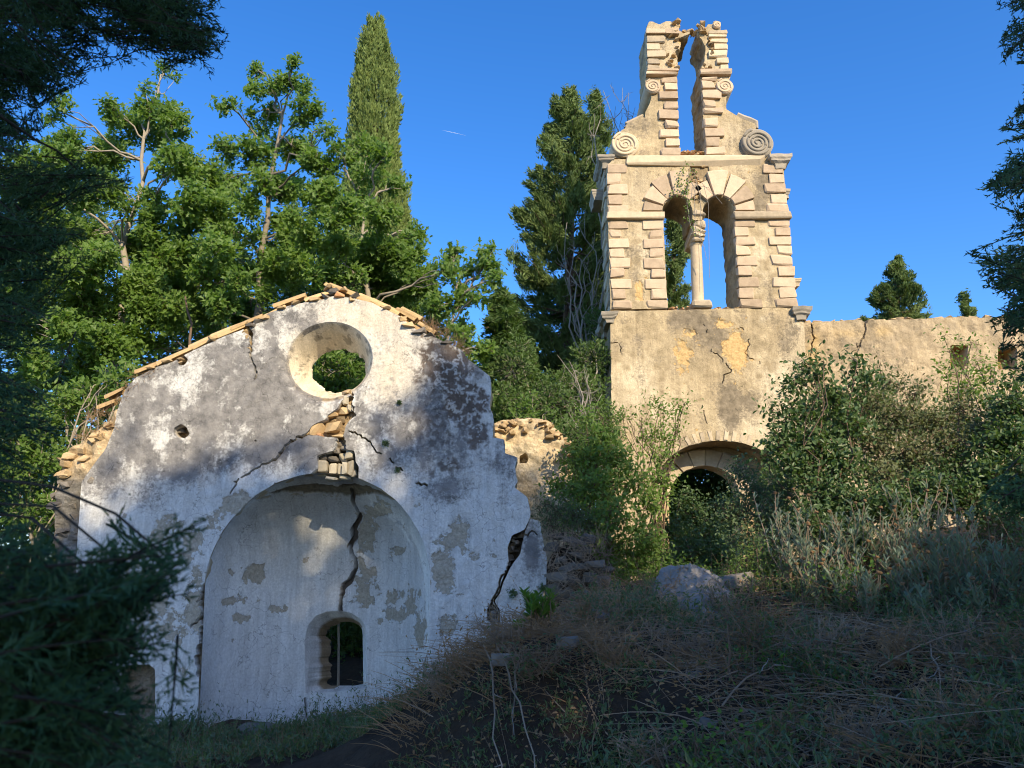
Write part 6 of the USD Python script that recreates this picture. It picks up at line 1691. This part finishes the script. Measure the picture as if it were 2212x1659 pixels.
# silver sage like plants with dry flower heads
SIL = [(1700, 1130, 9.0), (1745, 1160, 8.7), (1800, 1120, 8.9), (1850, 1150, 8.6), (1770, 1220, 8.3), (1830, 1240, 8.1), (1900, 1130, 8.7), (1950, 1180, 8.3), (1990, 1100, 8.7), (2040, 1150, 8.2), (2090, 1130, 8.1), (1960, 1250, 7.8), (2030, 1250, 7.6), (2100, 1220, 7.6), (2160, 1170, 7.8), (2190, 1250, 7.3), (1880, 1300, 7.7), (2000, 1320, 7.3), (2120, 1310, 7.1)]
WHERE = ['nearest the tower doorway shrub', 'with a bare base in front of the dark shrub', 'below the pointed leaf shrub', 'with fine upright tips', 'leaning left above the dry grass', 'spreading low over the dry grass', 'under the mid height shrub', 'with crowded brown heads', 'tall with pale tips under the long wall', 'with tall bent dry flower stalks', 'beside the lowest juniper spray', 'with orange brown heads on stiff stalks', 'pale and bushy in a patch of sun', 'half hidden behind the low juniper spray', 'behind the low juniper spray at the right', 'at the right edge of the slope', 'small and grey at the foot of the slope', 'low with broad leaves near the dead twigs', 'low at the far right above the twigs']
for s, (x, y, d) in enumerate(SIL):
    g = on_ground(x, d)
    top = pt(x, y - 55, d)
    H = max(top[2] - g[2], .35)
    t = Thing('sage_plant', 'silver grey sage plant ' + WHERE[s], 'plant', g, 'silver sage plants on the right slope')
    r = rng(5600 + s)
    st, pos, ax, nr_, ln, hd = [], [], [], [], [], []
    for k in range(15):
        a_ = r.uniform(0, 6.28); lean = r.uniform(.1, .55)
        e = g + [math.cos(a_) * lean * H * .9, math.sin(a_) * lean * H * .6, H * r.uniform(.45, 1.1)]
        p = wiggle(g, e, 6, .07, 5700 + s * 20 + k)
        st.append(tube(p, np.linspace(.006, .004, 6), 4))
        headed = k % 3 == 0
        if headed:
            hd.append(e)
        for m_ in range(12 if headed else 24):
            u = r.uniform(.35, 1.0) if not headed else r.uniform(.2, .75)
            q = np.array([np.interp(u * 5, range(6), p[:, i]) for i in range(3)]); b_ = r.uniform(0, 6.28)
            pos.append(q); ax.append([math.cos(b_) * .7, math.sin(b_) * .7, .8]); nr_.append([-math.cos(b_) * .6, -math.sin(b_) * .6, .8]); ln.append(r.uniform(.05, .11))
    put(t, 'stems', joined(st), M['grey_dry'])
    put(t, 'foliage', leaves(np.array(pos), np.array(ax) + r.normal(0, .2, (len(pos), 3)), np.array(nr_), np.array(ln), np.array(ln) * .24, OVAL, .3), M['silver_leaf'])
    for e in hd:
        sv_ = trimesh.creation.icosphere(1, .022); vv = np.array(sv_.vertices) * [1, 1, .75] * r.uniform(.8, 1.3, (len(sv_.vertices), 1))
        put(t, 'flower_head', (vv + e, np.array(sv_.faces)), M['head'])


def strands(n, region, lens, lean, seed, rad=.0022, seg=4, curl=.25, dens_fn=None, flat=False):
    """Dry stems: thin tapering curved blades scattered over the ground inside a picture area, as one mesh."""
    r = rng(seed)
    (px0, px1, y0, y1) = region
    d = y0 + (y1 - y0) * r.uniform(0, 1, n) ** .9
    x = ((r.uniform(px0, px1, n) - 1106) / FP) * d * .97
    if dens_fn is not None:
        k = dens_fn(x, d) > r.uniform(0, 1, n)
        x, d = x[k], d[k]; n = len(x)
    z = ground(x, d)
    a = r.uniform(0, 2 * np.pi, n)
    L = r.uniform(*lens, n) * (.5 + fbm(np.column_stack([x * 1.4, d * 1.4, np.zeros(n)]), 3, seed))
    le = np.clip(r.normal(lean, .35, n), .02, 3)
    dirv = unit(np.column_stack([np.cos(a) * le, np.sin(a) * le, np.ones(n)]))
    side = unit(np.cross(dirv, np.array([0, 0, 1.0]) + 1e-3))
    cv = r.normal(0, curl, n)
    u = np.linspace(0, 1, seg + 1)
    p0 = np.column_stack([x, d, z - .03])
    P_ = p0[:, None] + dirv[:, None] * (L[:, None] * u)[:, :, None] + side[:, None] * (cv[:, None] * L[:, None] * u ** 2)[:, :, None] - np.array([0, 0, 1.0]) * (np.abs(le)[:, None] * .16 * L[:, None] * u ** 2.2)[:, :, None]
    R_ = rad * r.uniform(.7, 1.5, n)[:, None] * (1.05 - .8 * u)[None]
    an = np.arange(3) * 2 * np.pi / 3
    b2 = np.cross(dirv, side)
    ring = np.cos(an)[None, :, None] * side[:, None] + np.sin(an)[None, :, None] * b2[:, None]
    V = P_[:, :, None] + ring[:, None] * R_[:, :, None, None]
    m = (seg + 1) * 3
    i, j = np.meshgrid(np.arange(seg), np.arange(3), indexing='ij')
    q = np.stack([i * 3 + j, i * 3 + (j + 1) % 3, (i + 1) * 3 + (j + 1) % 3, (i + 1) * 3 + j], -1).reshape(-1, 4)
    F = (np.arange(n)[:, None, None] * m + q[None]).reshape(-1, 4)
    return (V.reshape(-1, 3), F), P_


def stuff(name, label, cat, vf, m):
    p = put(None, name, vf, M[m])
    tag(stage.GetPrimAtPath(p.path), label, cat, None, 'stuff')


def mound_side(x, y):
    return np.where((np.abs(x - .15) < 1.05) & (y < 6.4), .10, 1.0)


patchy = lambda x, y: np.clip((fbm(np.column_stack([x * 1.6, y * 1.6, x * 0]), 4, 12) - .42) * 9, .06, 1) * mound_side(x, y)
vf, PP = strands(13000, (860, 2350, 4.3, 10.8), (.12, .5), 1.5, 6000, .0042, curl=.6, dens_fn=patchy)
stuff('dry_grass', 'tangle of dead brown grass and stems covering the slope', 'dry grass', vf, 'dry')
vf, PP = strands(6500, (950, 2350, 4.0, 9.5), (.2, .75), 2.2, 6010, .0046, seg=5, curl=.8, dens_fn=lambda x, y: mound_side(x, y) * np.clip((fbm(np.column_stack([x * 1.1, y * 1.1, x * 0 + 9]), 4, 16) - .40) * 8, .08, 1))
stuff('dead_stalks', 'grey dead stalks lying over the slope', 'dead stalks', vf, 'grey_dry')
vf, PP = strands(2400, (900, 1340, 6.1, 7.4), (.10, .45), 1.6, 6015, .0032, curl=.9, dens_fn=lambda x, y: np.clip((fbm(np.column_stack([x * 3.2, y * 3.2, x * 0]), 4, 15) - .46) * 12, .03, 1))
stuff('mound_grass', 'pinkish dry grass tuft hanging over the top of the mound', 'dry grass', vf, 'dry')
vf, PP = strands(5200, (150, 1000, 7.6, 10.6), (.06, .26), .7, 6020, .002)
stuff('foot_grass', 'short dry grass at the foot of the chapel', 'dry grass', vf, 'dry')


def weeds(name, label, n, region, lens, seed, leafm='weed', leaf=.05, width=.014, per=7, lean=.5, stem='grey_dry', dens_fn=None):
    vf, P_ = strands(n, region, lens, lean, seed, .0018, dens_fn=dens_fn)
    r = rng(seed + 1)
    n = len(P_)
    u = r.uniform(.8, 4, (n, per)); i0 = np.minimum(u.astype(int), 3)
    k = np.arange(n)[:, None]
    pos = P_[k, i0] * (1 - (u - i0))[..., None] + P_[k, i0 + 1] * (u - i0)[..., None]
    pos = pos.reshape(-1, 3)
    ax = ball(r, len(pos)) + [0, 0, .5]
    lv = leaves(pos, ax, ball(r, len(pos)) * .6 + [0, 0, 1], leaf * r.uniform(.6, 1.3, len(pos)), width, LANCE)
    p = put(None, name, lv, M[leafm])
    tag(stage.GetPrimAtPath(p.path), label, 'weeds', None, 'stuff')
    p = put(None, name + '_stems', vf, M[stem])
    tag(stage.GetPrimAtPath(p.path), 'thin stems of the ' + label, 'weeds', None, 'stuff')


weeds('wall_weeds', 'spindly weeds along the foot of the whitewashed wall', 420, (300, 1080, 8.8, 10.5), (.2, .55), 6100)
weeds('ground_weeds', 'low green weeds in the grass before the chapel', 2400, (150, 1020, 7.4, 10.4), (.06, .26), 6120, per=9, leaf=.06, width=.02)
weeds('slope_weeds', 'low dull green weeds through the dry brush of the slope', 4200, (1250, 2350, 4.2, 9.5), (.10, .42), 6140, per=9, leaf=.06, width=.022, dens_fn=lambda x, y: np.clip((fbm(np.column_stack([x * 1.3, y * 1.3, x * 0 + 5]), 4, 14) - .44) * 9, .05, 1))
weeds('green_weeds', 'patches of fresher green weeds on the right slope', 1500, (1550, 2350, 5.2, 9.6), (.08, .30), 6160, 'herb', .045, .022, 7, dens_fn=lambda x, y: (fbm(np.column_stack([x * .9, y * .9, x * 0]), 3, 8) > .56) * 1.0)
weeds('seed_stalks', 'tall dry seed stalks with small brown tips standing over the slope', 520, (900, 2350, 5.4, 9.6), (.25, .7), 6190, 'dry', .022, .016, 9, lean=.45)
weeds('mound_weeds', 'small dark weeds and moss on the shaded face of the mound', 700, (850, 1400, 5.2, 6.5), (.05, .18), 6180, per=7)

r = rng(6600)
n = 5200
d_ = r.uniform(4.4, 10.2, n); x_ = (r.uniform(880, 2350, n) - 1106) / FP * d_ * .97
lp_ = np.column_stack([x_, d_, ground(x_, d_) + r.uniform(.0, .10, n)])
p = put(None, 'leaf_litter', leaves(lp_, ball(r, n) * [1, 1, .4], ball(r, n) * .8 + [0, -.3, 1], r.uniform(.02, .06, n), .022, OVAL, .4), M['dry'])
tag(stage.GetPrimAtPath(p.path), 'brown fallen leaves and bits lying all over the slope', 'leaf litter', None, 'stuff')
STN = ['right of the mound', 'in the middle of the slope', 'under grey stalks left of the hollow', 'at the bottom edge right of the mound', 'beside the lowest fallen branch', 'in front of the boulder', 'below the trailing green plant', 'at the right under dead twigs', 'near the right bottom corner', 'left of the long straight straw']
for s, (px_, yy) in enumerate([(1330, 6.6), (1500, 6.2), (1640, 5.6), (1400, 5.0), (1880, 5.1), (1420, 8.2), (1830, 7.4), (2050, 6.6), (2120, 5.2), (1530, 5.7)]):
    q_ = on_ground(px_, yy); z_ = r.uniform(.09, .17)
    t = Thing('small_stone', 'small weathered stone half hidden in dry grass ' + STN[s], 'stone', q_, 'small stones lying in the dry grass')
    put(t, 'rock', stone(q_ + [0, 0, z_ * .05], (z_, z_ * .8, z_ * .55), 6610 + s, 30), M['grey_rubble'])
DRY = [(960, 1450, 7.0, .26, 'left foot of the mound'), (1010, 1410, 6.9, .30, 'crest of the mound below the big crack'), (1100, 1400, 6.7, .28, 'top of the mound beside the leafy plant'), (1250, 1360, 7.6, .34, 'between the mound and the pale chalky stone'), (1340, 1330, 8.2, .30, 'left of the angular boulder'), (1420, 1290, 9.0, .34, 'just behind the angular boulder'), (1580, 1310, 8.4, .34, 'right of the angular boulder'),
       (1330, 1440, 6.4, .30, 'right flank of the mound'), (1480, 1420, 6.8, .34, 'slope below the boulder'), (1640, 1400, 7.0, .34, 'middle of the slope'), (1790, 1420, 6.6, .32, 'slope below the trailing plant'), (1930, 1440, 6.2, .30, 'rim of the dark hollow'), (2080, 1420, 6.2, .34, 'right of the dark hollow'), (2190, 1450, 5.9, .34, 'right edge of the slope'), (1420, 1560, 5.4, .26, 'bottom of the slope right of the mound'), (1650, 1560, 5.3, .28, 'bottom middle of the slope'), (1850, 1590, 5.0, .26, 'bottom of the slope right of middle'), (2080, 1580, 5.0, .28, 'bottom right corner of the slope'), (1160, 1450, 6.3, .22, 'brow of the mound over its dark face')]
for s, (x, y, d, rad_, where) in enumerate(DRY):
    g = on_ground(x, d)
    t = Thing('dry_shrub', 'dead brown tangled shrub on the ' + where, 'dead shrub', g, 'dead shrubs on the slope')
    r = rng(7000 + s)
    st, tips_ = [], []
    for k in range(16):
        a_ = r.uniform(0, 6.28)
        e = g + np.array([math.cos(a_) * rad_ * r.uniform(.4, 1.3), math.sin(a_) * rad_ * r.uniform(.3, .9), rad_ * r.uniform(.35, 1.25)])
        p = wiggle(g + r.normal(0, .04, 3) * [1, 1, 0], e, 6, .16, 7100 + s * 40 + k)
        st.append(tube(p, np.linspace(.0055, .0025, 6), 4)); tips_.append(p)
    P_ = np.array(tips_)
    n = 420
    i0 = r.integers(0, 16, n); u = r.uniform(.8, 5, n); j0 = np.minimum(u.astype(int), 4); w_ = (u - j0)[:, None]
    b = P_[i0, j0] * (1 - w_) + P_[i0, j0 + 1] * w_
    put(t, 'stems', joined(st), M['grey_dry'])
    put(t, 'twigs', spikes(b, ball(r, n) + [0, 0, .25], r.uniform(.04, .20, n), .0028), M['dry' if s % 2 else 'grey_dry'], kind='stuff')
    m_ = 90 if s % 3 else 200
    i0 = r.integers(0, 16, m_); j0 = r.integers(2, 6, m_)
    b = P_[i0, j0] + r.normal(0, .05, (m_, 3))
    put(t, 'leaves', leaves(b, ball(r, m_) + [0, 0, .3], ball(r, m_) + [0, -.3, .8], r.uniform(.025, .06, m_), .018, LANCE), M['weed' if s % 3 == 0 else 'dry'], kind='stuff')
# single long stems and fallen twigs on the mound and slope
LONG = [((1045, 1395, 6.7), (1075, 1660, 5.0), 'long pale stalk hanging down the face of the mound, left of two'), ((1075, 1400, 6.6), (1175, 1640, 5.0), 'long straight dry stem slanting down the mound face'), ((1330, 1660, 5.0), (1420, 1500, 5.4), 'grey fallen branch at the bottom beside the mound'),
        ((1560, 1525, 5.6), (1690, 1455, 6.2), 'thin straight straw lying on the slope below the boulder'), ((2020, 1385, 6.6), (2050, 1540, 5.2), 'pale straight stick standing among dead twigs at the right'), ((1900, 1440, 6.0), (2180, 1400, 6.4), 'long fallen branch arched over the right slope'), ((1800, 1520, 5.3), (2000, 1620, 4.9), 'grey fallen branch over the dark hollow at the right'),
        ((1885, 1500, 5.4), (1990, 1500, 5.4), 'twisted grey root across the top of the dark hollow'), ((1170, 1600, 5.1), (1330, 1650, 4.9), 'thin fallen twig low in front of the mound'), ((1120, 1420, 6.4), (1108, 1500, 5.9), 'short grey root hanging from the mound crest')]
for s, (a, b, lab) in enumerate(LONG):
    A_, B_ = on_ground(a[0], a[2]) + [0, 0, .10], on_ground(b[0], b[2]) + [0, 0, .12]
    A_ = pt(a[0], a[1], a[2]) if abs(pic(A_)[1] - a[1]) < 60 else A_
    t = Thing('fallen_stem', lab, 'dry stem', A_)
    p = wiggle(A_, B_, 9, .035, 6300 + s, sag=.06)
    put(t, 'stem', tube(p, np.linspace(.008, .0035, 9), 5), M['grey_dry'])
    r = rng(6350 + s)
    for k in range(3):
        i0 = r.integers(3, 8)
        e = p[i0] + (unit((B_ - A_)[None])[0] * .5 + ball(r, 1)[0] * .5) * r.uniform(.1, .3)
        put(t, 'twig', tube(wiggle(p[i0], e, 4, .1, 6400 + s * 5 + k), np.linspace(.005, .002, 4), 4), M['dead_wood'])

# small plants rooted in the chapel wall and roof
for s, (x, y, rp, lab, m_) in enumerate([(833, 958, 10, 'small fern tuft growing from the right crack of the gable', 'weed'), (862, 870, 5, 'tiny green tuft in the plaster right of the round window', 'weed'), (1108, 1282, 14, 'dark green tuft on the wall near the big right crack', 'weed'), (1172, 1270, 12, 'dark green tuft at the edge of the broken wall piece', 'weed'), (858, 1016, 5, 'tiny tuft on the plaster right of the niche arch', 'weed')]):
    c = pt(x, y, YC - .02)
    t = Thing('wall_tuft', lab, 'plant', c)
    r = rng(6500 + s); n = int(26 + rp * 7)
    p = c + ball(r, n) * size(rp, c) * [1, .5, .7] * r.uniform(.2, 1, (n, 1))
    put(t, 'foliage', leaves(p, ball(r, n) + [0, -.5, .2], ball(r, n) + [0, -1, .5], .045, .014, LANCE), M[m_])
for s, (pts_, lab) in enumerate([([(940, 712), (960, 725), (985, 745), (1005, 760), (925, 705)], 'dry grass tuft on the right shoulder of the gable'), ([(300, 812), (330, 800), (280, 835), (260, 860)], 'dry rootlets hanging below the lowest roof tiles at the left'), ([(200, 905), (225, 890), (240, 920), (180, 945), (215, 935)], 'brown dry growth on the side wall stub')]):
    t = Thing('dry_tuft', lab, 'dry grass', pt(*pts_[0], YC + .1))
    r = rng(6550 + s)
    b = np.vstack([pt(x + r.normal(0, 8, 60), y + r.normal(0, 6, 60), YC + .1 + r.uniform(-.15, .2, 60)) for x, y in pts_])
    put(t, 'blades', spikes(b, ball(r, len(b)) + [0, -.2, .5 if s != 1 else -.6], r.uniform(.08, .22, len(b)), .0035), M['dry'])

# the trail of an aircraft, far up
ct = Thing('contrail', 'faint thin white vapour trail in the blue sky', 'vapour trail', pt(972, 284, 9000.0))
trm = mat('trail_white', {'p': ('principled_bsdf', {'base_color': (.8, .8, .8), 'roughness': 1.0}), 't': ('transparent_bsdf', {}), 'x': ('mix_closure', {'fac': .55})}, [('p.BSDF', 'x.closure1'), ('t.BSDF', 'x.closure2')], 'x.closure')
p = pt(np.linspace(955, 1006, 8), np.linspace(281, 292.5, 8), 9000.0)
put(ct, 'trail', tube(p, [.3, .9, 1.5, 2, 2, 1.5, .9, .3], 6), trm)
